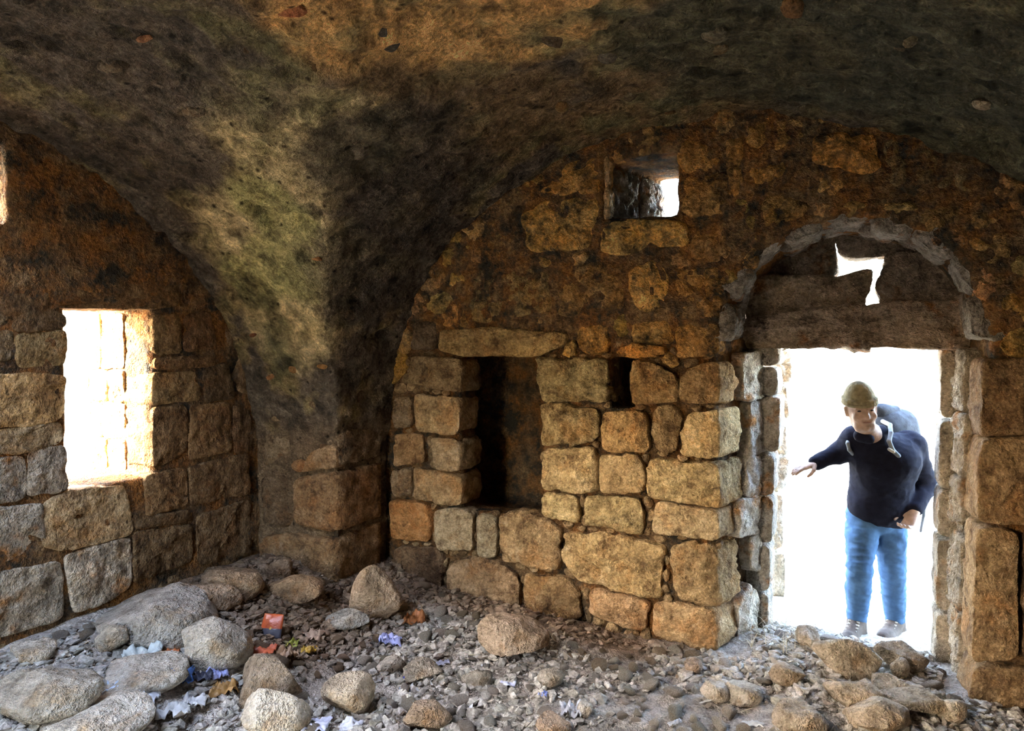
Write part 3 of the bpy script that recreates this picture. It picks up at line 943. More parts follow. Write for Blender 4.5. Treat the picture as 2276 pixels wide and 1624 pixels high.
# ------------------------------------------------------------------ left wall
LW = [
    ([(-160, 1150), (95, 1121), (97, 1216), (70, 1236), (-160, 1296)], (1.3, 1.2, 1.05), dict(mat=1)),  # grey-material blocks: lower-left light painted into their paler colour
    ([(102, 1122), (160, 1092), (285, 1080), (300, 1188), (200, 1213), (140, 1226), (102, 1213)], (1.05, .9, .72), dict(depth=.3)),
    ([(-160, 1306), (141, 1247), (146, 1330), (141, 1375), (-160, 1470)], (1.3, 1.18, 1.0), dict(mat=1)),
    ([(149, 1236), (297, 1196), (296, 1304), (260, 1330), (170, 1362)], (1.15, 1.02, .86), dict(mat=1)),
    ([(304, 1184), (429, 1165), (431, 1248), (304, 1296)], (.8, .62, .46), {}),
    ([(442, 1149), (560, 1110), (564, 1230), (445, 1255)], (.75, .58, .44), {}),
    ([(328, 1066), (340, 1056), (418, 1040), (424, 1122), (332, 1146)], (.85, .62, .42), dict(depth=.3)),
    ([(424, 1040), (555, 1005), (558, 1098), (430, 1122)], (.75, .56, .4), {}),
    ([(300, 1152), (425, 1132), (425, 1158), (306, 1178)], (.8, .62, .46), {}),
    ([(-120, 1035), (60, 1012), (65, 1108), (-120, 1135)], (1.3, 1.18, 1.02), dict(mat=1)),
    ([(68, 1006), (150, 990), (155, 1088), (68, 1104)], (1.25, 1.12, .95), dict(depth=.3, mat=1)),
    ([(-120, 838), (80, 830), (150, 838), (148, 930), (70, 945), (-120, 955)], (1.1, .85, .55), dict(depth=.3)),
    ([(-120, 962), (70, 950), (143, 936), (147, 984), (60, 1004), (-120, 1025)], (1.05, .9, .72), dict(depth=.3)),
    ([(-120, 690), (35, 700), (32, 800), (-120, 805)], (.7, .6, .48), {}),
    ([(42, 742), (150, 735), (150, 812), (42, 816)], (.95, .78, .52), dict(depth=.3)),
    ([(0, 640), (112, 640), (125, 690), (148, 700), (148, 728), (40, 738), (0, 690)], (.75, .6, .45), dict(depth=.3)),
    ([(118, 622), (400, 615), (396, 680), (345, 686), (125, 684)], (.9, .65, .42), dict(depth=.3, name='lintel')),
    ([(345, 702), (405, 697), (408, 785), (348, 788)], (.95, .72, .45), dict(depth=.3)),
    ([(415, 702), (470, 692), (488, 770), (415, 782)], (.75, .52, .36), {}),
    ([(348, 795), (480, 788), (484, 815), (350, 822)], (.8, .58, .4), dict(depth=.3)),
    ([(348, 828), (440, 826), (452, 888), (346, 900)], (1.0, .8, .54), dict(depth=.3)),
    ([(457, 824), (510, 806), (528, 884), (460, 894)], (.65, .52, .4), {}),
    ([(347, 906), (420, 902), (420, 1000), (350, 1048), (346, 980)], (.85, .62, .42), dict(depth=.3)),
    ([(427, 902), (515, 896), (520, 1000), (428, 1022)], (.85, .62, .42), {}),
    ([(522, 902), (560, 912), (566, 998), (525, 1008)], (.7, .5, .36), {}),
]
lblk = []
for pts, colr, kw in LW:
    kw = dict(kw)
    lblk.append(LEFT.poly(pts))
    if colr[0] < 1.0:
        colr = tuple(.68 * v for v in colr)  # browner blocks darkened again; shade towards the corner painted in
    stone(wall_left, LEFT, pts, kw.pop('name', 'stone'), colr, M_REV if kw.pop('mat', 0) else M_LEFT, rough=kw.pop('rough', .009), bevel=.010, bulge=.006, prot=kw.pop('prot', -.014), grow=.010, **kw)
lop = [[(y0, zb), (y1, zb), (y1, zt), (y0, zt)], [(yy - .36, zz0), (yy + .02, zz0), (yy + .02, zz1), (yy - .36, zz1)]]
llun = [(y, VB[2] + VB[3] * math.sqrt(max(0, 1 - ((y - VB[0]) / VB[1]) ** 2)) - 0.02) for y in np.linspace(-2.75, B - 0.06, 24)]
reg = [(-2.75, .25)] + [(y, min(z, 1.9)) for y, z in llun] + [(B - .05, .25)]
for k, poly in enumerate(cell_fill(reg, lblk + lop, 0.2, 21, 0.2)):
    v = rng.uniform(.55, .9)
    stone(wall_left, LEFT, None, 'stone', (v, v * .8, v * .62), M_LEFT, uv=poly, bevel=.02, prot=rng.uniform(-.035, -.02), rough=.012, depth=.09, grow=.012, res=.016)

# window jamb that faces the sun, and its sill
JAMB = Plane((0, y1, 0), (1, 0, 0), (0, 1, 0))
rows = np.array([zb, zb + .2, zb + .42, zb + .62, zt])
for i in range(4):
    xs = [-.63, (-.44, -.47, -.42, -.48)[i], -.26]
    for k in range(2):
        stone(wall_left, JAMB, None, 'jamb_stone', (1.2, 1.08, .9), M_LEFT, depth=.1, prot=.012, rough=.012, bevel=.006, grow=.006,
              uv=[(xs[k], rows[i]), (xs[k + 1] - .008, rows[i]), (xs[k + 1] - .008, rows[i + 1] - .01), (xs[k], rows[i + 1] - .01)])

# ------------------------------------------------------------------ door: jambs, frame, arch, lintel, tympanum
door = add_obj('door_1', None, kind='structure', label='round-arched doorway with a stone lintel')
RVL = Plane((3.017, 0, 0), (0.13 / math.hypot(.13, .5), .5 / math.hypot(.13, .5), 0), (-.5 / math.hypot(.13, .5), .13 / math.hypot(.13, .5), 0))
for pts in ([(1650, 785), (1692, 780), (1694, 884), (1652, 890)], 
            [(1664, 892), (1710, 888), (1710, 1008), (1662, 1011)], [(1658, 1014), (1700, 1014), (1699, 1095), (1657, 1105)],
            [(1640, 1112), (1680, 1102), (1706, 1096), (1706, 1180), (1640, 1196)], [(1668, 1192), (1706, 1186), (1704, 1264), (1668, 1262)],
            [(1642, 1342), (1664, 1296), (1682, 1320), (1680, 1402), (1642, 1432)], [(1684, 1280), (1704, 1270), (1700, 1380), (1686, 1380)]):
    stone(door, RVL, pts, 'jamb_stone', (1.4, 1.36, 1.3), M_REV, depth=.15, prot=.014, rough=.014, bevel=.012, grow=.008)  # left jamb tinted brighter; outdoor light painted into its stones
RVR = Plane((4.215, 0, 0), (-.047 / math.hypot(.047, .5), .5 / math.hypot(.047, .5), 0), (.5 / math.hypot(.047, .5), .047 / math.hypot(.047, .5), 0))
zr = [-.06, .33, .74, 1.04, 1.38, 1.72]
for i in range(5):
    stone(door, RVR, None, 'jamb_stone', (.95, .84, .7), M_REV, depth=.15, prot=.012, rough=.018, bevel=.015,
          uv=[(.26 - .03 * (i % 2), zr[i] + .005), (.5, zr[i] + .005), (.5, zr[i + 1] - .005), (.26 - .03 * (i % 2), zr[i + 1] - .005)])
# outer frame posts, left and right of the passage
zf = [-.12, .20, .50, .80, 1.07, 1.42, 1.60, 1.73]
for i in range(7):
    lean = (1.73 - (zf[i] + zf[i + 1]) / 2) * .028
    x1 = 3.262 - lean + (.02 if i == 4 else 0)
    x0 = 3.06
    stone(door, FRAMEP, None, 'frame_stone', (.95, .9, .85), M_REV, depth=.26, prot=0, rough=.008, bevel=.012,
          uv=[(x0, zf[i] + .004), (x1, zf[i] + .004), (x1, zf[i + 1] - .004), (x0, zf[i + 1] - .004)])
zf = [-.12, .24, .66, .93, 1.32, 1.73]
for i in range(5):
    stone(door, FRAMEP, None, 'frame_stone', (.9, .8, .68), M_REV, depth=.26, prot=0, rough=.008, bevel=.012,
          uv=[(4.098, zf[i] + .004), (4.32, zf[i] + .004), (4.32, zf[i + 1] - .004), (4.098, zf[i + 1] - .004)])
stone(door, DOORP, [(1640, 704), (1780, 690), (1900, 676), (2000, 668), (2160, 664), (2170, 776), (1900, 775), (1640, 776)], 'lintel', (.85, .7, .56), M_REV,
      depth=.32, prot=.02, rough=.026, bevel=.02, bulge=.004)
for pts, colr, dy in (([(1650, 612), (1790, 610), (1860, 612), (1930, 594), (1940, 600), (1940, 628), (1926, 664), (1924, 700), (1650, 720)], (.8, .64, .48), .02),
                      ([(1962, 598), (1968, 570), (2012, 552), (2110, 560), (2190, 700), (1955, 700), (1953, 664), (1943, 630)], (.72, .58, .45), .03),
                      ([(1640, 600), (1700, 500), (1850, 460), (1857, 560), (1866, 606), (1790, 640), (1640, 640)], (.7, .55, .42), .09),
                      ([(1830, 470), (2080, 470), (2160, 600), (2060, 610), (2012, 566), (1966, 572), (1884, 576), (1866, 558)], (.7, .58, .46), .12)):
    stone(door, Plane((0, .44 + dy, 0), (1, 0, 0), (0, 1, 0)), pts, 'tympanum_stone', colr, M_REV, depth=.18, prot=0, rough=.014, bevel=.02, bulge=.01)
# voussoirs: wedge stones whose undersides show
ang = np.linspace(math.radians(-3), math.radians(183), 10)
for i in range(9):
    a0, a1 = ang[i] + .008, ang[i + 1] - .008
    r0, r1 = .575 + rng.uniform(-.022, .018), .72
    uv = [(DC + r0 * math.cos(a0), 1.79 + r0 * math.sin(a0)), (DC + r1 * math.cos(a0), 1.79 + r1 * math.sin(a0)),
          (DC + r1 * math.cos(a1), 1.79 + r1 * math.sin(a1)), (DC + r0 * math.cos(a1), 1.79 + r0 * math.sin(a1))]
    g = rng.uniform(.9, 1.1)
    stone(door, FRONT, None, 'arch_stone', (g * .85, g * .79, g * .7), M_REV, uv=uv, depth=.22 + .05 * (i % 3), prot=-.028, rough=.018, bevel=.01, side=.03)
    r0 += .01
    uv = [(DC + r0 * math.cos(a0 + .1), 1.79 + r0 * math.sin(a0 + .1)), (DC + r1 * math.cos(a0 + .1), 1.79 + r1 * math.sin(a0 + .1)),
          (DC + r1 * math.cos(a1 + .1), 1.79 + r1 * math.sin(a1 + .1)), (DC + r0 * math.cos(a1 + .1), 1.79 + r0 * math.sin(a1 + .1))]
    if i < 8:
        stone(door, Plane((0, .24, 0), (1, 0, 0), (0, 1, 0)), None, 'arch_stone', (g * .8, g * .7, g * .6), M_REV, uv=uv, depth=.26, prot=0, rough=.016, bevel=.015, side=.03)
# slit window: two rough jamb stones down its left side
SLJ = Plane((wl, 0, 0), ((2.475 - wl), TH, 0), (-1, 0, 0))
SLJ.U = SLJ.U / np.linalg.norm(SLJ.U)
for u0, u1, c in ((.10, .42, (.8, .72, .6)), (.44, .8, (1.1, 1.05, 1.0))):
    stone(wall_front, SLJ, None, 'jamb_stone', c, M_REV, uv=[(u0, wb + .02), (u1, wb + .05), (u1, wt - .02), (u0, wt - .02)], depth=.1, prot=.02, rough=.016, bevel=.02)
# stub of the outer wall just outside, which his hand reaches for
OUTW = Plane((0, 1.35, 0), (1, 0, 0), (0, 1, 0))
outer = add_obj('wall_outer', None, kind='structure', label='pale stub of wall outside the doorway')
for pts in ([(1690, 782), (1762, 778), (1760, 850), (1690, 852)], [(1690, 856), (1752, 854), (1756, 930), (1690, 936)], [(1690, 940), (1748, 936), (1752, 1010), (1690, 1016)],
            [(1690, 1020), (1756, 1016), (1750, 1088), (1690, 1096)], [(1690, 1100), (1740, 1096), (1742, 1220), (1690, 1230)], [(1690, 1234), (1746, 1226), (1744, 1480), (1690, 1480)],
            [(1690, 690), (1756, 690), (1756, 774), (1690, 778)]):
    stone(outer, OUTW, pts, 'stone', (1.35, 1.35, 1.35), M_OUT, depth=.4, rough=.02)
# ------------------------------------------------------------------ loose rocks on the floor
_ico = {}


def ico(sub):
    if sub not in _ico:
        bm = bmesh.new()
        bmesh.ops.create_icosphere(bm, subdivisions=sub, radius=1)
        bm.verts.index_update()
        _ico[sub] = (np.array([v.co[:] for v in bm.verts]), np.array([[v.index for v in f.verts] for f in bm.faces]))
        bm.free()
    return _ico[sub]


def rock_shape(seed, sub=4, dims=(1, 1, 1), cuts=12, rough=0.12, keep=0.72):
    rs = np.random.RandomState(seed)
    V, F = ico(sub)
    V = V.copy() * 1.12
    V *= (1 + 0.22 * fbm(V + seed, 0.9, 2, seed))[:, None]
    for k in range(cuts):                                   # broken faces
        n = rs.normal(size=3)
        n /= np.linalg.norm(n)
        t = rs.uniform(keep * 0.9, 0.9)
        s = V @ n - t
        V = V - np.where(s > 0, s, 0)[:, None] * n * 0.97
    nrm = V / np.linalg.norm(V, axis=1, keepdims=True)
    V = V + nrm * (rough * (0.9 * fbm(V + seed * 1.3, 2.4, 5, seed + 1, 0.65) - 0.5 * np.clip(np.abs(fbm(V + seed, 4.0, 2, seed + 5)) - .2, 0, 1)))[:, None]
    return V * np.array(dims), F


def rock(name, px, py, w, hgt, color, seed, label, sink=0.14, dep=0.8, rot=0.0, tilt=0.0, mat=None, group=None, sub=4, keep=0.72, cuts=9, lift=0.0):
    """px, py: middle of the rock's foot; w, hgt its size in photograph pixels, turned into metres at its distance."""
    g = ground_hit(px, py)
    fwd = (g - CAM) @ np.array([-math.sin(YAW), math.cos(YAW), 0])
    s = fwd / FPX
    sx, sz = w * s / 2, hgt * s / 2
    V, F = rock_shape(seed, sub, (sx, sx * dep, sz), keep=keep, cuts=cuts)
    me = make_mesh(name, V, F, True, mat or M_ROCK)
    o = add_obj(name, me, None, color)
    back = np.array([-math.sin(YAW), math.cos(YAW), 0]) * sx * dep * 0.5
    o.location = (g[0] + back[0], g[1] + back[1], float(floor_z(g[0] + back[0], g[1] + back[1])) + sz * (1 - 2 * sink) + lift)
    o.rotation_euler = (0, tilt, YAW + rot)
    BIG.append((o.location.x, o.location.y, sx * .5 * (1 + dep)))
    return thing(o, label, 'rock', group)


BIG = []
W_, T_, B_, D_ = (1.25, 1.2, 1.15), (1.0, .88, .72), (.85, .62, .44), (.7, .6, .5)
rock('boulder', 474, 1482, 168, 108, (1.1, 1.04, .95), 101, 'rounded dusty boulder beside the crumpled blue cloth', dep=.8)
rock('boulder', 583, 1570, 138, 115, (.95, .78, .62), 102, 'brown boulder behind the pale boulder at the lower edge', keep=.66)
rock('boulder', 592, 1640, 150, 100, (1.4, 1.3, 1.15), 103, 'pale angular boulder cut by the lower edge, left of centre', tilt=.25)
rock('boulder', 778, 1588, 120, 98, (1.05, .9, .72), 104, 'egg-shaped beige boulder standing alone in front of the niche wall', cuts=5)
rock('boulder', 944, 1624, 110, 72, (.95, .75, .58), 105, 'brown cleft boulder at the lower edge, right of the egg-shaped one', tilt=-.12)
rock('stone_block', 1142, 1466, 150, 112, (1.05, .85, .68), 106, 'squarish fallen block with a crusted white top below the niche', keep=.52, cuts=14)
rock('stone_slab', 834, 1390, 112, 138, (.92, .72, .54), 107, 'upright triangular slab leaning against the foot of the corner pier', dep=.45, keep=.6, tilt=.1)
rock('stone_slab', 648, 1350, 142, 58, (.85, .62, .42), 108, 'flat brown slab lying at the foot of the corner pier', keep=.55, dep=.7)
rock('stone_slab', 510, 1330, 136, 78, (.9, .68, .48), 109, 'wide brown slab on the heap beneath the left wall corner', keep=.6)
rock('stone_slab', 440, 1366, 140, 64, (.88, .68, .5), 110, 'low brown slab in front of the heap, nearest the left wall', keep=.6, tilt=.15)
rock('rock', 620, 1290, 60, 52, (.8, .6, .45), 111, 'fist-shaped round stone resting above the flat pier slab', cuts=5)
rock('stone_slab', 772, 1402, 106, 40, (1.1, 1.08, 1.05), 112, 'thin pale grey slab just in front of the upright triangular slab', tilt=-.2, dep=.6)
rock('boulder', 1892, 1508, 136, 92, (1.05, .92, .76), 113, 'broad flat-topped boulder on the threshold under the man\'s front foot', keep=.64, sink=.2)
rock('boulder', 2012, 1496, 108, 88, (.95, .82, .68), 114, 'angular boulder on the threshold beside the right door jamb', keep=.55, cuts=12)
rock('rock', 1800, 1446, 68, 56, (.95, .84, .72), 115, 'blocky stone on the threshold nearest the left door jamb', keep=.6)
rock('rock', 2000, 1512, 46, 50, (1.0, .9, .76), 116, 'small pointed stone in front of the angular threshold boulder', keep=.6, sub=3)
rock('rock', 1655, 1566, 80, 50, (1.15, 1.1, 1.02), 117, 'smooth potato-shaped stone on bare soil before the doorway', cuts=3)
rock('rock', 1910, 1582, 130, 62, (1.0, .86, .7), 118, 'wide lumpy stone in the rubble in front of the threshold boulder', sub=4, cuts=8)
rock('rock', 1985, 1552, 100, 54, (.95, .82, .66), 119, 'brown stone wedged between the threshold and the wide lumpy stone')
rock('rock', 2050, 1590, 165, 62, (1.05, .92, .76), 120, 'long low stone lying against the foot of the right jamb', keep=.6)
rock('rock', 2120, 1610, 66, 62, (1.05, .95, .82), 121, 'knobbly stone tucked under the right jamb at the lower edge', sub=3)
rock('rock', 1960, 1640, 150, 70, (.9, .78, .64), 122, 'dark broken stone at the lower edge in front of the doorway')
rock('rock', 1780, 1640, 130, 66, (1.0, .88, .74), 123, 'rounded brown stone at the lower edge left of the dark broken one')
rock('rock', 1760, 1525, 76, 46, (.85, .7, .55), 124, 'reddish brown clod among the pebbles before the doorway', sub=3)
rock('rock', 1590, 1560, 62, 48, (1.15, 1.08, 1.0), 125, 'pale stone just left of the potato-shaped one')
rock('rock', 930, 1515, 96, 50, (.95, .86, .76), 126, 'grey slab-like stone in the middle of the rubble field', keep=.6)
rock('rock', 868, 1500, 62, 46, (1.0, .92, .84), 127, 'whitish grey stone touching the slab in mid rubble field', sub=3)
rock('rock', 1065, 1530, 72, 42, (.9, .84, .76), 128, 'wedge-shaped grey stone left of the fallen block\'s shadow', keep=.58, sub=3)
rock('rock', 1222, 1530, 64, 48, (.95, .88, .8), 129, 'lumpy grey stone below the right side of the fallen block', sub=3)
rock('rock', 1225, 1638, 78, 52, (1.0, .78, .62), 130, 'reddish crumbling stone at the lower edge of the middle', keep=.62, sub=3)
rock('rock', 1300, 1595, 40, 38, (.95, .9, .84), 131, 'small round grey stone on bare soil in the lower middle', sub=3, cuts=5)
rock('rock', 1540, 1500, 44, 36, (.9, .72, .6), 132, 'pinkish stone in front of the lowest corner block', sub=3)
rock('rock', 330, 1420, 240, 120, (.95, .92, .88), 133, 'big ash-grey dusty hump against the foot of the left wall', cuts=4, sink=.3, dep=.9)
rock('rock', 70, 1590, 260, 90, (1.35, 1.28, 1.15), 134, 'broad pale slab in the left foreground', cuts=6, sink=.28, dep=.7)  # pale foreground rocks, tinted brighter in place of missing light
rock('rock', 290, 1530, 190, 64, (1.2, 1.15, 1.06), 135, 'low whitish hump in the left foreground behind the plastic scraps', cuts=5, sink=.3)
rock('rock', 190, 1660, 220, 90, (1.35, 1.28, 1.18), 136, 'pale slab cut by the lower edge in the left foreground', cuts=6, sink=.25)
rock('rock', 245, 1452, 74, 70, (1.2, 1.12, 1.0), 137, 'upright pale stone with a dark hollow beside the left wall foot', sub=3)
rock('rock', 60, 1468, 110, 50, (1.25, 1.18, 1.08), 138, 'pale flat stone against the left wall at the picture edge', sink=.25)

protos = []
for k in range(14):
    V, F = rock_shape(300 + k, 2 if k % 2 else 3, (1, .8, .62), cuts=8, keep=.6)
    protos.append(make_mesh('rubble', V, F, True, M_ROCK))

rng = random.Random(77)
LAND = [((478, 1480), 'the rounded dusty boulder'), ((583, 1550), 'the brown boulder'), ((592, 1600), 'the pale angular boulder'),
        ((778, 1570), 'the egg-shaped beige boulder'), ((944, 1605), 'the brown cleft boulder'), ((1142, 1440), 'the squarish fallen block'),
        ((834, 1370), 'the upright triangular slab'), ((648, 1335), 'the flat slab at the pier foot'), ((510, 1310), 'the wide brown slab'),
        ((772, 1395), 'the thin pale grey slab'), ((1892, 1490), 'the flat-topped threshold boulder'), ((2012, 1480), 'the angular threshold boulder'),
        ((1800, 1435), 'the blocky stone by the left jamb'), ((1655, 1555), 'the potato-shaped stone'), ((1910, 1565), 'the wide lumpy stone'),
        ((2050, 1575), 'the long low stone'), ((930, 1500), 'the grey slab-like stone'), ((1222, 1518), 'the lumpy grey stone'),
        ((1300, 1585), 'the small round grey stone'), ((1540, 1490), 'the pinkish stone'), ((330, 1400), 'the ash-grey dusty hump'),
        ((70, 1560), 'the broad pale slab'), ((290, 1510), 'the low whitish hump'), ((1400, 1430), 'the small niche wall foot'),
        ((388, 1510), 'the blue cloth'), ((598, 1405), 'the orange packet'), ((868, 1428), 'the bluish bag'), ((1225, 1620), 'the reddish crumbling stone'),
        ((1780, 1620), 'the rounded brown stone'), ((930, 1350), 'the rust-orange leaf'), ((1065, 1520), 'the wedge-shaped grey stone')]


def to_px(p):
    q = CR.T @ (np.asarray(p, float) - CAM)
    return 1138 - FPX * q[0] / q[2], 812 + FPX * q[1] / q[2]


def bare_label(p, s, tone):
    x, y = to_px(p)
    (lx, ly), nm = min(LAND, key=lambda l: math.hypot(l[0][0] - x, 1.6 * (l[0][1] - y)))
    dx, dy = x - lx, (y - ly) * 1.6
    rel = ('right of' if dx > 0 else 'left of') if abs(dx) > abs(dy) else ('in front of' if dy > 0 else 'behind')
    size = 'tiny' if s < .022 else ('small' if s < .036 else 'fist-sized')
    return size, tone, rel, nm, math.hypot(dx, dy)


ORD = ('nearest', 'second nearest', 'third nearest', 'fourth nearest', 'fifth nearest', 'sixth nearest', 'seventh nearest', 'eighth nearest', 'ninth nearest', 'tenth nearest')
ZONES = (
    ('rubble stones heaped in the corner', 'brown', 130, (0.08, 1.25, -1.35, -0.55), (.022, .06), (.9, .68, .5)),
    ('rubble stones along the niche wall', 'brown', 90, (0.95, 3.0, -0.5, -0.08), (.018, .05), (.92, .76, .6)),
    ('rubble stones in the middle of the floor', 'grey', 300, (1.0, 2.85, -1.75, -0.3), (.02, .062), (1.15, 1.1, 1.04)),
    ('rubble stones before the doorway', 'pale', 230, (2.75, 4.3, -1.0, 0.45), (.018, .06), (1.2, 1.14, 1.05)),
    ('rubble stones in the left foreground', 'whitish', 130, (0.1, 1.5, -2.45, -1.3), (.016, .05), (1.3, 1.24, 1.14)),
)
pending = {}
for grp, tone, n, (xa, xb, ya, yb), (ra, rb), colr in ZONES:
    made = 0
    for k in range(n):
        x, y = rng.uniform(xa, xb), rng.uniform(ya, yb)
        if x < A + .03 and y > B - .03:
            x += A
        if y > -.04 and not 3.15 < x < 4.1:
            y = -.1
        s = ra + (rb - ra) * rng.random() ** 2.0
        if any(math.hypot(x - bx_, y - by_) < br_ + s * .9 for bx_, by_, br_ in BIG):
            continue
        q = to_px((x, y, float(floor_z(x, y)) + s * .4))
        if not (-20 < q[0] < 2300 and q[1] < 1640):
            continue
        made += 1
        if made > {'brown': 50, 'grey': 95, 'pale': 70, 'whitish': 35}[tone]:
            break
        BIG.append((x, y, s * .75))
        g_ = rng.uniform(.78, 1.12)
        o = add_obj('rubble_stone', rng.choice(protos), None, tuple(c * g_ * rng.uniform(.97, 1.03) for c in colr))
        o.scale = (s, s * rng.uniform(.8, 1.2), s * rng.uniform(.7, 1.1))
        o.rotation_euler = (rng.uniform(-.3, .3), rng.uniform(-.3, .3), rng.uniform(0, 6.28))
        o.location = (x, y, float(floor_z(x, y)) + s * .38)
        *key, dist = bare_label(o.location, s, tone)
        pending.setdefault(tuple(key), []).append((dist, o, grp))
for (size, tone, rel, nm), lst in pending.items():
    for k, (_, o, grp) in enumerate(sorted(lst, key=lambda t: t[0])):
        pre = '' if len(lst) == 1 else ORD[min(k, 9)] + ' '
        thing(o, f'{pre}{size} {tone} stone {rel} {nm}', 'stone', grp)

# gravel and crumbs: too many and too small to count
def scatter(name, n, rect, size, shape, mat, seed, label, cat, tilt=0.3, up=0.5):
    rs = np.random.RandomState(seed)
    V0, F0 = shape
    x = rs.uniform(rect[0], rect[1], n)
    y = rs.uniform(rect[2], rect[3], n)
    ok = ~((x < A + .02) & (y > B - .02)) & ((y < -.02) | ((x > 3.2) & (x < 4.08)))
    dens = fbm(np.stack([x, y, 0 * x], 1), 1.6, 2, seed) - 0.9 * np.exp(-(((x - 3.0) / .55) ** 2 + ((y + .95) / .45) ** 2)) - .3 * np.exp(-(((x - 2.4) / .5) ** 2 + ((y + .25) / .25) ** 2))
    ok &= dens > rs.uniform(-.75, .25, n)
    x, y = x[ok], y[ok]
    n = len(x)
    s = size[0] + (size[1] - size[0]) * rs.rand(n) ** 3.0
    a = rs.uniform(0, 6.283, n)
    tx, ty = rs.uniform(-tilt, tilt, n), rs.uniform(-tilt, tilt, n)
    z = floor_z(x, y)
    V = V0[None] * (s[:, None, None] * rs.uniform(.6, 1.3, (n, 1, 3))) * (1 + rs.uniform(-.34, .34, (n, len(V0), 1)))
    c, si = np.cos(a)[:, None], np.sin(a)[:, None]
    X_ = V[..., 0] * c - V[..., 1] * si
    Y_ = V[..., 0] * si + V[..., 1] * c
    Z_ = V[..., 2] + X_ * tx[:, None] + Y_ * ty[:, None]
    W = np.stack([X_ + x[:, None], Y_ + y[:, None], Z_ + (z + s * up)[:, None]], 2).reshape(-1, 3)
    F = (F0[None] + (np.arange(n) * len(V0))[:, None, None]).reshape(-1, F0.shape[1])
    t = np.repeat(rs.uniform(.7, 1.15, (n, 1)) * (1 + rs.uniform(-.02, .02, (n, 3))), len(V0), 0)
    bx, by = np.repeat(x, len(V0)), np.repeat(y, len(V0))
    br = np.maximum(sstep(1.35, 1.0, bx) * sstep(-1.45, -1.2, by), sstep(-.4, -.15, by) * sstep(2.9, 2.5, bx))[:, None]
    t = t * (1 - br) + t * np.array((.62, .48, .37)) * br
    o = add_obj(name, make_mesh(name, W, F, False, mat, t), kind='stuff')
    return thing(o, label, cat)


M_GRAV = stone_material('gravel', GREY, bump=0.3, vary=0.0, tint=True)
scatter('gravel', 56000, (0.08, 4.7, -2.7, .6), (.005, .034), (ico(1)[0] * np.array([1.1, .9, .6]), ico(1)[1]), M_GRAV, 5, 'loose gravel and mortar crumbs covering the floor', 'gravel', up=.3)


def plain(name, col, rough=.8, spec=.2, trans=0.0, tint=False, nscale=0, fabric=0.0):
    m = bpy.data.materials.new(name)
    m.use_nodes = True
    nt = m.node_tree
    b = nt.nodes['Principled BSDF']
    b.inputs['Roughness'].default_value = rough
    b.inputs['Specular IOR Level'].default_value = spec
    n = nd(nt, 'ShaderNodeTexNoise', Scale=nscale or 14.0, Detail=6.0, Roughness=.65)
    tc = nd(nt, 'ShaderNodeTexCoord')
    nt.links.new(tc.outputs['Object'], n.inputs['Vector'])
    c = ramp(nt, n.outputs['Fac'], [(.3, tuple(x * .62 for x in col)), (.7, tuple(min(1, x * 1.25) for x in col))])
    if tint:
        at = nd(nt, 'ShaderNodeAttribute', attribute_name='tint')
        c = mixc(nt, 'MULTIPLY', 1.0, c, at.outputs['Color'])
    nt.links.new(c, b.inputs['Base Color'])
    bp = nd(nt, 'ShaderNodeBump', Strength=.35, Distance=.004)
    n2 = nd(nt, 'ShaderNodeTexNoise', Scale=fabric or 120.0, Detail=3.0)
    nt.links.new(tc.outputs['Object'], n2.inputs['Vector'])
    nt.links.new(n2.outputs['Fac'], bp.inputs['Height'])
    nt.links.new(bp.outputs[0], b.inputs['Normal'])
    return m


leafV = np.array([(-1, 0, .15), (-.3, .42, .0), (.5, .3, .1), (1, 0, .3), (.5, -.32, .05), (-.3, -.42, .12), (0, 0, -.1)], float)
leafF = np.array([(6, 0, 5), (6, 1, 0), (6, 2, 1), (6, 3, 2), (6, 4, 3), (6, 5, 4)])
M_LEAF = plain('dry_leaf', (.40, .34, .27), tint=True)
scatter('dry_leaves', 5000, (0.3, 4.3, -2.2, .3), (.010, .032), (leafV, leafF), M_LEAF, 6, 'dry brown leaf scraps mixed into the rubble', 'leaves', tilt=.5, up=.6)
M_STRAW = plain('straw', (.62, .54, .38), tint=True)
scatter('straw', 700, (1.4, 4.3, -1.5, .4), (.03, .07), (np.array([(-1, 0, 0), (0, .03, .06), (1, 0, .02), (1, -.04, .02), (0, -.02, .06), (-1, -.04, 0), (0, 0, .1)], float),
        np.array([(0, 1, 4), (0, 4, 5), (1, 2, 3), (1, 3, 4), (0, 1, 6), (1, 2, 6)])), M_STRAW, 8, 'pale straw and twigs lying on the floor', 'straw', tilt=.15, up=.12)
M_CHIP = plain('pale_litter', (.72, .72, .74), tint=True)
scatter('paper_scraps', 900, (0.3, 3.2, -2.3, -.4), (.006, .022), (leafV, leafF), M_CHIP, 9, 'tiny pale paper and plastic scraps among the rubble', 'litter', tilt=.6, up=.7)

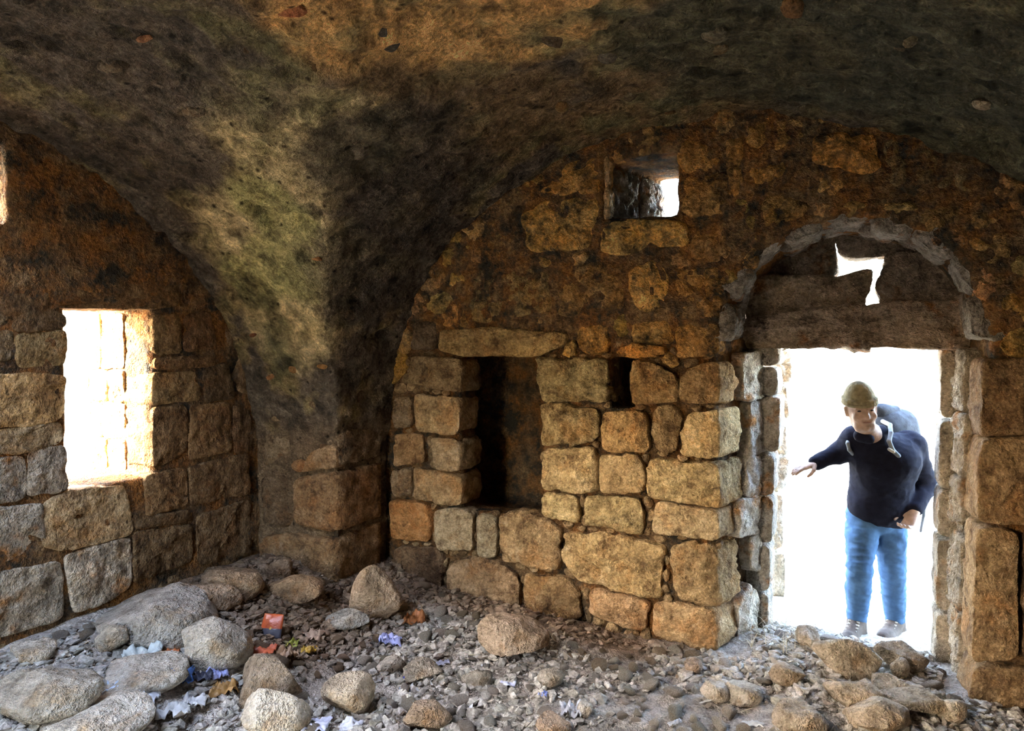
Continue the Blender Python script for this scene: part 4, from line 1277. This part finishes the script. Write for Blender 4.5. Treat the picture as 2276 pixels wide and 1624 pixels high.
# dry grass tuft at the left foot of the door
rs = np.random.RandomState(4)
W, F = [], []
for k in range(170):
    b = np.array([3.20 + rs.uniform(-.05, .28), .30 + rs.uniform(-.25, .6), 0])
    b[2] = floor_z(b[0], b[1]) - .01
    a, ln = rs.uniform(0, 6.28), rs.uniform(.08, .24)
    d = np.array([math.cos(a), math.sin(a), 0])
    sidev = np.array([-d[1], d[0], 0]) * .0022
    base = len(W)
    for i in range(5):
        t = i / 4
        p = b + d * ln * (t ** 1.6) * .8 + np.array([0, 0, ln * (t - .55 * t * t)])
        W += [p - sidev * (1 - .8 * t), p + sidev * (1 - .8 * t)]
        if i:
            q = base + 2 * i
            F.append((q - 2, q - 1, q + 1, q))
thing(add_obj('dry_grass', make_mesh('dry_grass', np.array(W), F, True, M_STRAW, np.ones((len(W), 3))), kind='stuff'), 'dry straw-coloured grass at the left foot of the doorway', 'grass')

# ------------------------------------------------------------------ litter
def scrap(name, px, py, w, hgt, col, seed, label, cat='litter', crumple=.35, rot=0.0, rough=.5, long=1.0, lift=0.0, mat=None):
    g = ground_hit(px, py)
    s = ((g - CAM) @ np.array([-math.sin(YAW), math.cos(YAW), 0])) / FPX
    sx, sz = w * s / 2, hgt * s
    n = 15
    u, v = np.meshgrid(np.linspace(-1, 1, n), np.linspace(-1, 1, n), indexing='ij')
    P = np.stack([u.ravel(), v.ravel(), 0 * u.ravel() + seed], 1)
    r = np.sqrt(u.ravel() ** 2 + v.ravel() ** 2)
    edge = 1 + .25 * fbm(P, 1.5, 2, seed + 3)
    Z_ = np.abs(fbm(P, 1.3, 4, seed, .65)) * 1.6 * sz + .3 * sz * (1 - r / 1.42)
    X_ = u.ravel() * sx * edge + crumple * sx * .4 * fbm(P, 2.2, 3, seed + 1)
    Y_ = v.ravel() * sx * long * edge * .8 + crumple * sx * .4 * fbm(P, 2.2, 3, seed + 2)
    V = np.stack([X_, Y_, Z_], 1)
    V2 = V - np.array([0, 0, max(.0015, .03 * sz)])
    F = []
    for i in range(n - 1):
        for j in range(n - 1):
            q = i * n + j
            F += [(q, q + n, q + n + 1, q + 1), (n * n + q + 1, n * n + q + n + 1, n * n + q + n, n * n + q)]
    rim = [i * n for i in range(n)] + [(n - 1) * n + j for j in range(1, n)] + [i * n + n - 1 for i in range(n - 2, -1, -1)] + [j for j in range(n - 2, 0, -1)]
    for k in range(len(rim)):
        a, b = rim[k], rim[(k + 1) % len(rim)]
        F.append((b, a, a + n * n, b + n * n))
    o = add_obj(name, make_mesh(name, np.vstack([V, V2]), F, True, mat or plain(name + '_material', col, rough, .4)))
    o.location = (g[0], g[1], float(floor_z(g[0], g[1])) + .006 + lift)
    o.rotation_euler = (0, 0, YAW + rot)
    return thing(o, label, cat)


scrap('cloth', 388, 1516, 78, 34, (.05, .11, .28), 1, 'crumpled denim-blue cloth in front of the rounded dusty boulder', 'cloth', .6, .4)
scrap('wrapper', 448, 1512, 46, 26, (.03, .03, .05), 2, 'black crumpled wrapper between the blue cloth and the brown boulder', rot=.2)
scrap('wrapper', 484, 1508, 40, 28, (.42, .45, .75), 3, 'shiny lilac-blue wrapper leaning on the rounded dusty boulder', rot=.9, rough=.25)
scrap('plastic_sheet', 582, 1452, 60, 20, (.55, .12, .05), 4, 'flat red-orange plastic piece right of the rounded dusty boulder', rot=-.3)
scrap('plastic_sheet', 376, 1450, 48, 24, (.62, .2, .07), 5, 'orange plastic piece left of the rounded dusty boulder', rot=.3)
scrap('plastic_bag', 318, 1466, 72, 30, (.62, .66, .62), 6, 'crumpled whitish plastic bag near the left wall foot', crumple=.7)
scrap('plastic_sheet', 345, 1490, 50, 14, (.30, .52, .45), 7, 'pale teal plastic strip below the whitish plastic bag', rot=-.3, long=.4)
scrap('plastic_sheet', 262, 1532, 62, 20, (.60, .68, .80), 8, 'light blue plastic scrap at the edge of the pale foreground slab', rot=.3)
scrap('plastic_sheet', 320, 1560, 64, 28, (.70, .70, .74), 9, 'white torn plastic in the left foreground below the light blue scrap', crumple=.8)
scrap('paper', 390, 1590, 66, 30, (.68, .66, .62), 10, 'crumpled off-white paper in the left foreground near the lower edge', 'paper', .8)
scrap('paper', 430, 1570, 60, 24, (.62, .6, .58), 11, 'greyish crumpled paper left of the brown boulder', 'paper', .8)
scrap('wrapper', 686, 1454, 34, 18, (.62, .38, .06), 12, 'small golden yellow wrapper in the rubble behind the egg-shaped boulder', rough=.3)
scrap('wrapper', 648, 1436, 30, 14, (.36, .36, .06), 13, 'olive yellow scrap just right of the printed orange packet', rough=.4)
scrap('plastic_bag', 868, 1434, 46, 30, (.45, .48, .85), 14, 'crumpled bluish translucent bag in the middle of the rubble', crumple=.8, rough=.25)
scrap('plastic_sheet', 900, 1540, 28, 12, (.10, .28, .72), 15, 'bright blue plastic chip in front of the grey slab-like stone', rough=.35)
scrap('plastic_sheet', 906, 1514, 18, 8, (.05, .07, .55), 16, 'tiny royal blue chip above the bright blue chip', rough=.35)
scrap('plastic_sheet', 1205, 1552, 22, 14, (.30, .38, .85), 17, 'small violet-blue scrap below the lumpy grey stone', rough=.35)
scrap('paper', 1268, 1590, 48, 34, (.58, .58, .62), 18, 'crumpled grey tissue beside the small round grey stone', 'paper', .9)
scrap('plastic_sheet', 1128, 1528, 34, 12, (.62, .64, .80), 19, 'pale lilac plastic scrap left of the lumpy grey stone', rough=.35)
scrap('plastic_sheet', 980, 1480, 40, 10, (.60, .62, .78), 20, 'long pale plastic strip in front of the fallen block', rot=.5, long=.35)
scrap('paper', 780, 1620, 50, 20, (.66, .66, .72), 21, 'white paper scrap at the lower edge under the egg-shaped boulder', 'paper', .6)
scrap('plastic_sheet', 700, 1622, 60, 22, (.58, .58, .70), 22, 'pale plastic tangle at the lower edge right of the pale boulder', crumple=.9)
scrap('dry_leaf', 918, 1384, 54, 28, (.40, .15, .05), 23, 'large rust-orange dry leaf at the foot of the niche wall', 'leaf', .4, .5)
scrap('dry_leaf', 632, 1470, 50, 32, (.36, .22, .13), 24, 'large brown curled leaf below the printed orange packet', 'leaf', .5, 1.1)
scrap('dry_leaf', 500, 1540, 56, 26, (.38, .20, .06), 25, 'ochre dry leaf left of the brown boulder', 'leaf', .5, .3)
scrap('dry_leaf', 700, 1420, 44, 22, (.34, .23, .16), 26, 'pale brown leaf right of the olive yellow scrap', 'leaf', .5, -.4)
scrap('plastic_sheet', 1500, 1612, 40, 12, (.72, .72, .74), 27, 'white plastic shard at the lower edge right of centre', long=.3, rot=.7)
scrap('stick', 1700, 1440, 64, 5, (.75, .73, .70), 28, 'white flat stick lying before the left door jamb', 'stick', .05, .6, long=.12)
scrap('stick', 1575, 1562, 54, 5, (.70, .68, .62), 29, 'white stick lying left of the potato-shaped stone', 'stick', .05, .45, long=.12)
scrap('shell', 1672, 1614, 48, 10, (.75, .75, .72), 30, 'pale oval husk at the lower edge below the potato-shaped stone', 'husk', .1, -.3, long=.4)

# printed packet standing against the rubble: orange top, dark lower half with an emblem
g = ground_hit(598, 1418)
s = ((g - CAM) @ np.array([-math.sin(YAW), math.cos(YAW), 0])) / FPX
n = 13
u, v = np.meshgrid(np.linspace(-1, 1, n), np.linspace(0, 1, n), indexing='ij')
P = np.stack([u.ravel(), v.ravel(), 0 * u.ravel() + 5], 1)
bul = .35 * (1 - np.abs(u.ravel()) ** 2.5) * (1 - np.abs(2 * v.ravel() - 1) ** 4)
V = np.stack([u.ravel() * 27 * s * (1 - .12 * v.ravel()), -bul * 14 * s + 2 * s * fbm(P, 3, 2, 3) + v.ravel() * 14 * s, v.ravel() * 50 * s], 1)
V2 = V.copy()
V2[:, 1] = V[:, 1] + bul * 22 * s + .001
F = []
for i in range(n - 1):
    for j in range(n - 1):
        q = i * n + j
        F += [(q, q + n, q + n + 1, q + 1), (n * n + q + 1, n * n + q + n + 1, n * n + q + n, n * n + q)]
rim = [i * n for i in range(n)] + [(n - 1) * n + j for j in range(1, n)] + [i * n + n - 1 for i in range(n - 2, -1, -1)] + [j for j in range(n - 2, 0, -1)]
for k in range(len(rim)):
    a, b = rim[k], rim[(k + 1) % len(rim)]
    F.append((b, a, a + n * n, b + n * n))
m = plain('packet_print', (.75, .16, .04), .3, .5)
nt = m.node_tree
tc = nd(nt, 'ShaderNodeTexCoord')
sp = nd(nt, 'ShaderNodeSeparateXYZ')
nt.links.new(tc.outputs['Object'], sp.inputs[0])
lowz = nd(nt, 'ShaderNodeMath', operation='LESS_THAN')
nt.links.new(sp.outputs['Z'], lowz.inputs[0])
lowz.inputs[1].default_value = 20 * s
c1 = mixc(nt, 'MIX', lowz.outputs[0], (.5, .10, .03), (.07, .07, .09))
emb = nd(nt, 'ShaderNodeVectorMath', operation='DISTANCE')
nt.links.new(tc.outputs['Object'], emb.inputs[0])
emb.inputs[1].default_value = (0, -.01, 22 * s)
lt = nd(nt, 'ShaderNodeMath', operation='LESS_THAN')
nt.links.new(emb.outputs['Value'], lt.inputs[0])
lt.inputs[1].default_value = 6 * s
c1 = mixc(nt, 'MIX', lt.outputs[0], c1, (.75, .5, .1))
nt.links.new(c1, nt.nodes['Principled BSDF'].inputs['Base Color'])
o = add_obj('packet', make_mesh('packet', np.vstack([V, V2]), F, True, m))
o.location = (g[0], g[1], float(floor_z(g[0], g[1])))
o.rotation_euler = (-.25, 0, YAW - .15)
thing(o, 'orange and black printed snack packet in front of the pier slab', 'packet')
# ------------------------------------------------------------------ the man in the doorway
PD = 4.35                              # his distance from the camera along its view


def J(px, py, dd=0.0):
    d = ray(px, py)
    fw = np.array([-math.sin(YAW), math.cos(YAW), 0])
    return CAM + d * ((PD + dd) / (d @ fw))


class Field:
    """Smooth union of tapered capsules and ellipsoids on a grid."""
    def __init__(self, lo, hi, h):
        self.h, self.lo = h, np.array(lo, float)
        self.n = np.ceil((np.array(hi) - self.lo) / h).astype(int) + 1
        self.F = np.full(self.n, 9.0, np.float32)

    def _box(self, pts, rad):
        lo = np.maximum(((np.min(pts, 0) - rad - self.lo) / self.h).astype(int), 0)
        hi = np.minimum(((np.max(pts, 0) + rad - self.lo) / self.h).astype(int) + 2, self.n)
        sl = tuple(slice(a, b) for a, b in zip(lo, hi))
        g = np.stack(np.meshgrid(*[self.lo[k] + np.arange(lo[k], hi[k]) * self.h for k in range(3)], indexing='ij'), -1)
        return sl, g

    def add(self, d, sl, k):
        F = self.F[sl]
        if k <= 0:
            self.F[sl] = np.minimum(F, d)
            return
        hh = np.clip(0.5 + 0.5 * (F - d) / k, 0, 1)
        self.F[sl] = np.where(F > 8, d, F * (1 - hh) + d * hh - k * hh * (1 - hh))

    def cap(self, a, b, ra, rb, k=0.03):
        a, b = np.array(a, float), np.array(b, float)
        sl, g = self._box([a, b], max(ra, rb) + 0.08)
        ab = b - a
        t = np.clip(((g - a) @ ab) / max(ab @ ab, 1e-9), 0, 1)
        self.add((np.linalg.norm(g - a - t[..., None] * ab, axis=-1) - (ra + (rb - ra) * t)).astype(np.float32), sl, k)

    def ell(self, c, R, rad, k=0.02, cut=None):
        """Ellipsoid with axes in the columns of R."""
        sl, g = self._box([c], max(rad) + 0.08)
        q = ((g - c) @ R) / np.array(rad)
        l = np.linalg.norm(q, axis=-1)
        d = (l - 1) * min(rad)
        if cut is not None:
            n, o = cut
            d = np.maximum(d, (g - c) @ n - o)
        self.add(d.astype(np.float32), sl, k)

    def sub_cap(self, a, b, r, k=0.008):
        a, b = np.array(a, float), np.array(b, float)
        sl, g = self._box([a, b], r + 0.05)
        ab = b - a
        t = np.clip(((g - a) @ ab) / max(ab @ ab, 1e-9), 0, 1)
        d = -(np.linalg.norm(g - a - t[..., None] * ab, axis=-1) - r)
        F = self.F[sl]
        hh = np.clip(0.5 - 0.5 * (F - d) / k, 0, 1)
        self.F[sl] = F * (1 - hh) + d * hh + k * hh * (1 - hh)

    def mesh(self, name, mat, wr=0.0, wscale=10.0, stretch=(1, 1, 1), seed=0):
        V, Q = surface_nets(self.F, self.lo, self.h)
        N = vnormals(V, Q)
        c = V.mean(0)
        if ((V - c) * N).sum() < 0:
            Q = Q[:, ::-1].copy()
            N = -N
        if wr:
            w = 1 - np.abs(fbm(V * np.array(stretch), wscale, 3, seed)) * 2.4
            V = V + N * (wr * w)[:, None]
        return make_mesh(name, V, Q, True, mat)


M_SKIN = plain('skin', (.50, .33, .24), .6, .3, nscale=20)
M_JACK = plain('navy_fleece', (.010, .010, .018), .95, .1, nscale=30, fabric=260)
M_JEAN = plain('blue_denim', (.06, .12, .22), .9, .1, nscale=9, fabric=420)
M_BOOT = plain('brown_suede', (.10, .075, .06), .9, .15, nscale=26)
M_SOLE = plain('dark_rubber', (.03, .03, .035), .8, .2)
M_HAT = plain('khaki_knit', (.33, .28, .17), .95, .05, nscale=40, fabric=180)
M_PACK = plain('grey_pack_cloth', (.05, .055, .065), .85, .2, nscale=24)
M_STRAP = plain('strap_webbing', (.20, .21, .22), .8, .2)
M_EYE = plain('dark_eye', (.03, .02, .015), .3, .5)
M_LIP = plain('lips', (.40, .21, .17), .6, .3)
M_LACE = plain('lace_cord', (.5, .46, .38), .9, .1)

head = J(1914, 912, -.22)
f_ = np.array([math.sin(YAW), -math.cos(YAW), 0]) * 1.0            # towards the camera
right_ = np.array([math.cos(YAW), math.sin(YAW), 0])               # picture right
HF = f_ * .93 + np.array([0, 0, .0]) - right_ * .16              # where the face looks: at the camera, a little down and aside
HF /= np.linalg.norm(HF)
HU = np.array([0, 0, 1.0]) + right_ * -.10
HU = HU - HF * (HU @ HF)
HU /= np.linalg.norm(HU)
HS = np.cross(HU, HF)
HR = np.stack([HS, HF, HU], 1)


def H(s, f, u):
    return head + HS * s + HF * f + HU * u


neck = J(1938, 972, -.10)
chest = J(1966, 1022, -.04)
belly = J(1958, 1090, .04)
pel = J(1944, 1140, .09)
sh_r, el_r, wr_r, ha_r = J(1902, 976, -.05), J(1866, 1006, .03), J(1812, 1029, .00), J(1791, 1036, -.01)
sh_l, el_l, wr_l, ha_l = J(2022, 990, -.02), J(2054, 1078, .05), J(2032, 1136, -.10), J(2015, 1172, -.13)
hip_r, hip_l = J(1918, 1142, .08), J(1976, 1146, .08)
kn_r, kn_l = J(1910, 1262, -.02), J(1984, 1268, .06)
an_r, an_l = J(1904, 1378, .02), J(1990, 1378, .14)
toe_r, toe_l = J(1886, 1424, -.12), J(1968, 1416, .02)
he_r, he_l = J(1908, 1416, .06), J(1996, 1410, .18)

allj = np.array([head, ha_r, ha_l, toe_r, toe_l, he_r, he_l, pel, el_l, chest])
lo, hi = allj.min(0) - .26, allj.max(0) + .26
fb = Field(lo, hi, .0065)
# head with a face
fb.ell(H(0, -.012, .030), HR, (.077, .094, .098))
fb.ell(H(0, .022, -.030), HR, (.062, .066, .088), .03)
fb.cap(H(-.028, .045, -.088), H(.028, .045, -.088), .026, .026, .03)
fb.cap(H(0, .066, -.098), H(0, .070, -.100), .018, .016, .02)
fb.cap(H(0, .082, .012), H(0, .104, -.030), .009, .015, .012)
fb.cap(H(-.016, .088, -.034), H(.016, .088, -.034), .009, .009, .012)
fb.cap(H(-.045, .076, .026), H(.045, .076, .026), .010, .010, .015)
fb.cap(H(-.045, .062, -.030), H(-.030, .070, -.040), .020, .016, .02)
fb.cap(H(.045, .062, -.030), H(.030, .070, -.040), .020, .016, .02)
fb.cap(H(-.022, .083, -.062), H(.022, .083, -.062), .008, .008, .01)
for sg in (-1, 1):
    fb.sub_cap(H(sg * .030, .098, .006), H(sg * .038, .096, .006), .011)
    fb.cap(H(sg * .080, -.012, .020), H(sg * .078, -.008, -.022), .013, .010, .006)
fb.cap(H(0, -.02, -.06), neck, .056, .062, .03)
# trunk and limbs under the clothes
fb.cap(neck, chest, .07, .13, .05)
fb.cap(chest, belly, .135, .125, .05)
fb.cap(belly, pel, .125, .125, .05)
fb.cap(chest, sh_r, .10, .055, .04)
fb.cap(chest, sh_l, .10, .055, .04)
for a, b, c in ((sh_r, el_r, wr_r), (sh_l, el_l, wr_l)):
    fb.cap(a, b, .052, .040, .02)
    fb.cap(b, c, .042, .027, .02)
for a, b, c in ((hip_r, kn_r, an_r), (hip_l, kn_l, an_l)):
    fb.cap(pel, a, .11, .075, .04)
    fb.cap(a, b, .076, .05, .03)
    fb.cap(b, c, .052, .036, .02)
for a, t, hl in ((an_r, toe_r, he_r), (an_l, toe_l, he_l)):
    fb.cap(a, hl, .036, .035, .02)
    fb.cap(hl, t, .034, .028, .02)


def hand(wr, tip, pn, curl, thumb_side):
    """Palm with four bent fingers and a thumb; pn looks out of the palm."""
    d = (tip - wr) / np.linalg.norm(tip - wr)
    pn = pn - d * (pn @ d)
    pn /= np.linalg.norm(pn)
    w = np.cross(d, pn) * thumb_side
    for s in (-.026, -.009, .009, .026):
        fb.cap(wr + w * s * .6, wr + d * .088 + w * s, .017, .014, .012)
    for k, (s, ln) in enumerate(((.030, .072), (.011, .082), (-.009, .076), (-.028, .060))):
        p0 = wr + d * .090 + w * s
        a1, a2, a3 = curl * .55, curl * 1.25, curl * 1.75
        p = p0
        for a, fr, r0, r1 in ((a1, .44, .0105, .0098), (a2, .31, .0098, .0090), (a3, .25, .0090, .0078)):
            q = p + (d * math.cos(a) + pn * math.sin(a)) * ln * fr
            fb.cap(p, q, r0, r1, .004)
            p = q
    t0 = wr + d * .028 + w * .030
    t1 = t0 + (d * .55 + w * .62 + pn * .45) * .042
    t2 = t1 + (d * .85 + w * .15 + pn * .5) * .032
    t3 = t2 + (d * .95 - w * .05 + pn * .35) * .024
    fb.cap(t0, t1, .017, .0125, .008)
    fb.cap(t1, t2, .0120, .0105, .004)
    fb.cap(t2, t3, .0105, .0085, .004)


fb.cap(wr_l, wr_l + (ha_l - wr_l) * .4, .027, .024, .015)
hand(wr_l, ha_l, -right_ * .8 + f_ * .5, .95, 1)
hand(wr_r, ha_r, -np.array([0, 0, 1.0]), .25, 1)
person = add_obj('person', fb.mesh('person', M_SKIN), None, (1, 1, 1))
thing(person, 'man in a navy jacket, jeans and khaki beanie stooping through the bright doorway', 'person')
for sg in (-1, 1):
    fe = Field(head - .16, head + .16, .004)
    fe.ell(H(sg * .033, .080, .006), HR, (.012, .009, .006), 0)
    add_obj('eye', fe.mesh('eye', M_EYE), person)
fe = Field(head - .16, head + .16, .004)
fe.cap(H(-.019, .089, -.061), H(.019, .089, -.061), .0055, .0055, 0)
add_obj('mouth', fe.mesh('mouth', M_LIP), person)

# beanie: knitted cap with a turned-up cuff
fh = Field(head - .2, head + .2, .006)
fh.ell(H(0, -.018, .050), HR, (.088, .104, .124), 0, cut=(-(HU * .92 + HF * .38), -.012))
a_ = np.linspace(0, 2 * math.pi, 25)
for k in range(24):
    p, q = [H(.087 * math.cos(t), -.014 + .103 * math.sin(t), .052 - .020 * math.sin(t)) for t in (a_[k], a_[k + 1])]
    fh.cap(p, q, .010, .010, .006)
    fh.cap(p + HU * .022 * 1, q + HU * .022, .009, .009, .006)
add_obj('beanie', fh.mesh('beanie', M_HAT, .002, 60, (1, 1, .2)), person, label='khaki knitted beanie')

# jacket
fj = Field(lo, hi, .0075)
fj.cap(neck + (chest - neck) * .12, chest, .088, .15, .05)
fj.cap(chest + right_ * .05, belly + right_ * .015, .155, .150, .06)
fj.cap(chest - right_ * .05, belly - right_ * .03, .150, .145, .06)
fj.cap(belly, J(1952, 1126, .06), .155, .145, .05)
fj.cap(J(1925, 1120, .04), J(1990, 1132, .04), .105, .115, .05)
fj.cap(chest, sh_r, .125, .078, .05)
fj.cap(chest, sh_l, .13, .085, .05)
fj.cap(sh_r, el_r, .074, .062, .03)
fj.cap(el_r, wr_r + (el_r - wr_r) * .04, .058, .043, .03)
fj.cap(sh_l, el_l, .085, .070, .03)
fj.cap(el_l, wr_l + (el_l - wr_l) * .12, .068, .046, .03)
fj.cap(J(1912, 968, -.16), J(1958, 958, -.12), .030, .034, .02)          # standing collar
fj.cap(J(1912, 968, -.16), J(1932, 976, -.20), .026, .026, .02)
jk = add_obj('jacket', fj.mesh('jacket', M_JACK, .006, 9, (1, 1, 1.5), 3), person, label='dark navy jacket')

# jeans
fp = Field(lo, hi, .0075)
fp.cap(pel - np.array([0, 0, -.02]), (hip_r + hip_l) / 2, .135, .13, .04)
for a, b, c in ((hip_r, kn_r, an_r), (hip_l, kn_l, an_l)):
    fp.cap(a, a + (b - a) * .45, .098, .090, .03)
    fp.cap(a + (b - a) * .45, b, .090, .072, .02)
    fp.cap(b, b + (c - b) * .4, .072, .068, .02)
    fp.cap(b + (c - b) * .4, c + (b - c) * .06, .068, .056, .02)
add_obj('jeans', fp.mesh('jeans', M_JEAN, .007, 11, (1, 1, 2.2), 7), person, label='blue jeans wrinkled at the knees')

for an, toe, he in ((an_r, toe_r, he_r), (an_l, toe_l, he_l)):
    c = (toe + he) / 2
    fo = Field(c - .3, c + .32, .006)
    dr_ = (toe - he) / np.linalg.norm(toe - he)
    fo.cap(an + np.array([0, 0, .03]), he + np.array([0, 0, .012]), .054, .048, .02)
    fo.cap(he, toe, .048, .046, .03)
    fo.cap(an - np.array([0, 0, .03]) + dr_ * .03, toe + np.array([0, 0, .012]) - dr_ * .03, .048, .040, .03)
    fo.cap(toe, toe + dr_ * .035, .045, .038, .02)
    bt = add_obj('boot', fo.mesh('boot', M_BOOT, .002, 20), person, label='brown ankle boot')
    fs = Field(c - .3, c + .3, .006)
    dn = np.array([0, 0, -.036])
    fs.cap(he + dn, toe + dn + dr_ * .03, .045, .044, 0)
    V_ = fs.F
    zz = fs.lo[2] + np.arange(fs.n[2]) * fs.h
    zc = min(he[2], toe[2]) - .030
    fs.F = np.maximum(fs.F, np.maximum(zz - zc - .012, zc - .026 - zz)[None, None, :].astype(np.float32))
    add_obj('sole', fs.mesh('sole', M_SOLE), bt)
    fl = Field(c - .3, c + .32, .005)
    sd_ = np.cross(dr_, np.array([0, 0, 1.0]))
    for k in range(4):
        m_ = an + dr_ * (.055 + .022 * k) - np.array([0, 0, .004 + .017 * k])
        fl.cap(m_ - sd_ * .03, m_ + sd_ * .03 + dr_ * .012, .006, .006, 0)
        fl.cap(m_ + sd_ * .03, m_ - sd_ * .03 + dr_ * .012, .006, .006, 0)
    add_obj('lace', fl.mesh('lace', M_LACE), bt)

# ------------------------------------------------------------------ his rucksack
pk = np.array([0, 0, 0.0])
fr = Field(J(1985, 1010, .25) - .42, J(1985, 1010, .25) + .42, .008)
fr.cap(J(1968, 950, .17), J(1998, 1085, .24), .125, .13, .06)
fr.cap(J(2000, 945, .20), J(2026, 1075, .25), .105, .115, .06)
pack = add_obj('rucksack', fr.mesh('rucksack', M_PACK, .004, 9, (1, 1, 1), 5), None, (1, 1, 1))
thing(pack, 'grey rucksack carried on the back of the stooping man', 'rucksack')
fr = Field(J(1985, 930, .2) - .3, J(1985, 930, .2) + .3, .007)
fr.cap(J(1958, 915, .14), J(2006, 930, .20), .055, .06, .03)
fr.cap(J(1950, 908, .12), J(1990, 910, .16), .022, .022, .02)
add_obj('lid', fr.mesh('lid', M_PACK, .003, 14), pack)


def strap(pts, r, name, mat=M_STRAP):
    P_ = np.array(pts)
    fs = Field(P_.min(0) - .06, P_.max(0) + .06, .005)
    for a, b in zip(P_[:-1], P_[1:]):
        fs.cap(a, b, r, r, .006)
    add_obj(name, fs.mesh(name, mat), pack)


strap([J(1962, 936, .02), J(1978, 944, -.10), J(1980, 962, -.175), J(1976, 980, -.205), J(1984, 1000, -.215), J(1996, 1012, -.20), J(2016, 1030, -.10), J(2030, 1050, .08)], .013, 'shoulder_strap')
strap([J(1886, 968, -.02), J(1884, 985, -.115), J(1888, 1000, -.12), J(1898, 1012, -.06)], .011, 'shoulder_strap')
strap([J(2052, 1100, .14), J(2056, 1120, .12), J(2053, 1145, .12), J(2046, 1180, .12)], .009, 'dangling_strap')
strap([J(1976, 998, -.222), J(1986, 1004, -.226)], .010, 'buckle', M_LACE)
